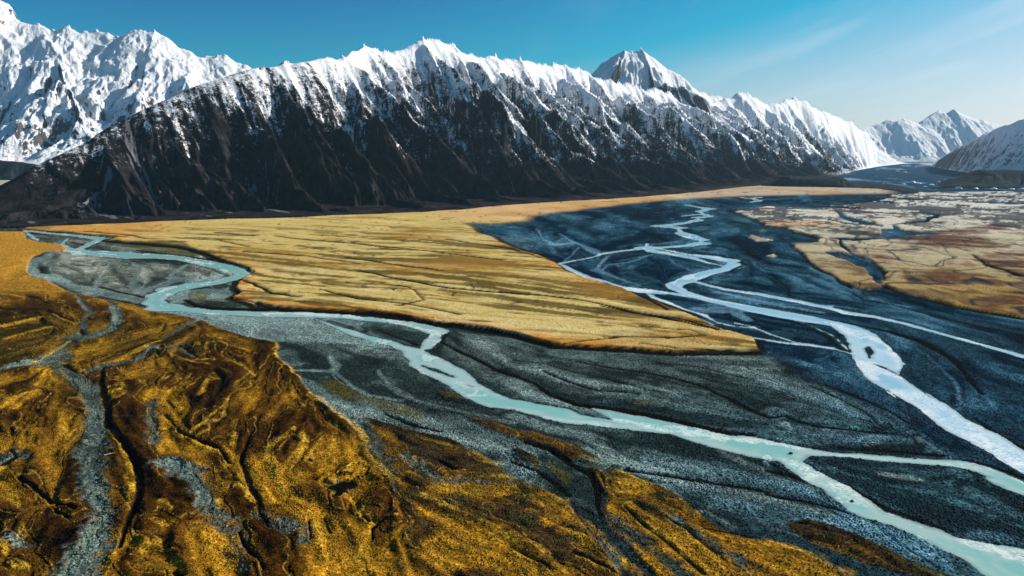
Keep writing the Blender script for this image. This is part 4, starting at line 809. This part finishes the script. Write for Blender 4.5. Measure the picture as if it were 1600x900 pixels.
ICE = [(1424,286.0,26,'broad white iceberg with a bright top, largest of the cluster in the lake'), (1412,288.5,12,'small white iceberg just left of the largest one'), (1436,287.5,13,'small pale iceberg just right of the largest one'),
  (1402,268,16,'white ice block alone far up the lake, left of its pair'), (1414,269.5,14,'white ice block far up the lake, right of its pair'), (1455,289.5,16,'low white iceberg between the big cluster and the right shore hill'),
  (1466,284.5,13,'narrow white iceberg under the left tip of the dark shore hill'), (1478,281.5,11,'small white iceberg highest against the dark shore hill'), (1380,289,14,'pale iceberg near the end of the dark moraine'),
  (1393,291,10,'low pale iceberg close beside the moraine tip'), (1446,292.5,11,'tiny white iceberg on the near edge of the lake'), (1498,292.0,15,'white iceberg along the foot of the right shore hill, leftmost there'),
  (1524,292.8,13,'white iceberg along the foot of the right shore hill, second there'), (1552,293.2,17,'long white iceberg along the foot of the right shore hill, middle one'), (1580,293.6,14,'white iceberg near the right edge of the photo'), (1597,294.4,20,'pale blue iceberg at the very right edge of the photo')]
for i, (px, py, r, lb) in enumerate(ICE):
    r *= 1.35; py += 2.6 if px > 1490 else 0
    x, y = (float(v) for v in unproj(px, py)); o = lumpy('iceberg', x, y, 2.0, r * 1.3, r * 1.1, r * .55, 40 + i, bi.m); tag(o, lb, 'iceberg', 'icebergs floating in the glacier lake')
STN = [(1236,707.5,1.9,'dark boulder standing in the turquoise river above the fork'), (1430.5,715.0,1.4,'small dark boulder in the river branch right of the fork'),
  (1375,709,1.2,'small dark stone at the upper bank of the right river branch'), (1294,735,1.3,'dark stone in the white rapids below the fork'), (1332,782,1.5,'dark stone beside the rapids of the lower river branch'), (120,722,2.4,'dark boulder on the pale bank of the stony stream bed at left'),
  (486,720,2.6,'grey boulder on the brown terrace near the dark hollow'), (560,745,2.0,'grey rock beside the small dark pool on the brown terrace')]
for i, (px, py, r, lb) in enumerate(STN):
    x, y = (float(v) for v in unproj(px, py)); j = np.argmin((GX - x) ** 2 + (GY - y) ** 2); zz_ = max(float(H.ravel()[j]), WLV)
    o = lumpy('boulder', x, y, zz_ + .3 * r, r * 1.25, r, r * .8, 80 + i, br.m); tag(o, lb, 'boulder')
# driftwood log: bleached trunk with a stub branch and root end
def tube(bm, pts, rads, k=7):
    rings = []
    for i, p in enumerate(pts):
        d = (Vector(pts[min(i + 1, len(pts) - 1)]) - Vector(pts[max(i - 1, 0)])).normalized(); a_ = d.cross(Vector((0, 0, 1))).normalized(); b_ = d.cross(a_)
        rings.append([bm.verts.new(Vector(p) + (a_ * math.cos(2 * math.pi * j / k) + b_ * math.sin(2 * math.pi * j / k)) * rads[i]) for j in range(k)])
    for r0, r1 in zip(rings[:-1], rings[1:]):
        for j in range(k): bm.faces.new((r0[j], r0[(j + 1) % k], r1[(j + 1) % k], r1[j]))
    bm.faces.new(rings[0][::-1]); bm.faces.new(rings[-1])
import bmesh
bw = NB('bleached_wood'); bw.set(bw.p.inputs['Base Color'], bw.mix(bw.noise(6, 4, .6), (.35, .30, .24), (.62, .57, .5))); bw.p.inputs['Roughness'].default_value = .8
x, y = (float(v) for v in unproj(172, 714)); j = np.argmin((GX - x) ** 2 + (GY - y) ** 2); zb = float(H.ravel()[j]) + .8
bm = bmesh.new(); tube(bm, [(-3.4, -2.2, 0), (-2, -1.2, .1), (0, 0, .15), (2, 1.5, .2), (3.8, 2.9, .35)], [.55, .42, .38, .3, .16]); tube(bm, [(-.4, -.3, .2), (-.2, .8, .7), (.3, 1.5, 1.1)], [.2, .14, .06]); tube(bm, [(-3.3, -2.1, 0), (-3.8, -3.0, .5), (-4.1, -3.4, 1.0)], [.3, .2, .08]); tube(bm, [(-3.3, -2.1, 0), (-4.4, -2.2, .3)], [.3, .1])
me = bpy.data.meshes.new('driftwood_log'); bm.to_mesh(me); bm.free(); me.materials.append(bw.m); o = bpy.data.objects.new('driftwood_log', me); COL.objects.link(o); o.location = (x, y, zb)
tag(o, 'bleached driftwood log stranded on the stony stream bed at left', 'log')

# haze
hz = 6; x0, x1, y0, y1, z0, z1 = -34000, 34000, -3000, 62000, -70, 3400
me = bpy.data.meshes.new('haze')
me.from_pydata([(x, y, z) for z in (z0, z1) for y in (y0, y1) for x in (x0, x1)], [], [(0,2,3,1),(4,5,7,6),(0,1,5,4),(1,3,7,5),(3,2,6,7),(2,0,4,6)])
hm = bpy.data.materials.new('haze_air'); hm.use_nodes = True; t = hm.node_tree; t.nodes.clear()
ho = t.nodes.new('ShaderNodeOutputMaterial'); hv_ = t.nodes.new('ShaderNodeVolumePrincipled'); hv_.inputs['Density'].default_value = 0.9e-5; hv_.inputs['Color'].default_value = (.45, .75, 1, 1); hv_.inputs['Anisotropy'].default_value = .2
t.links.new(hv_.outputs[0], ho.inputs['Volume']); me.materials.append(hm)
ho_ = bpy.data.objects.new('haze', me); COL.objects.link(ho_); tag(ho_, kind='stuff', label='thin bluish haze filling the valley air', cat='haze')
print('total', round(time.time() - T0, 1))
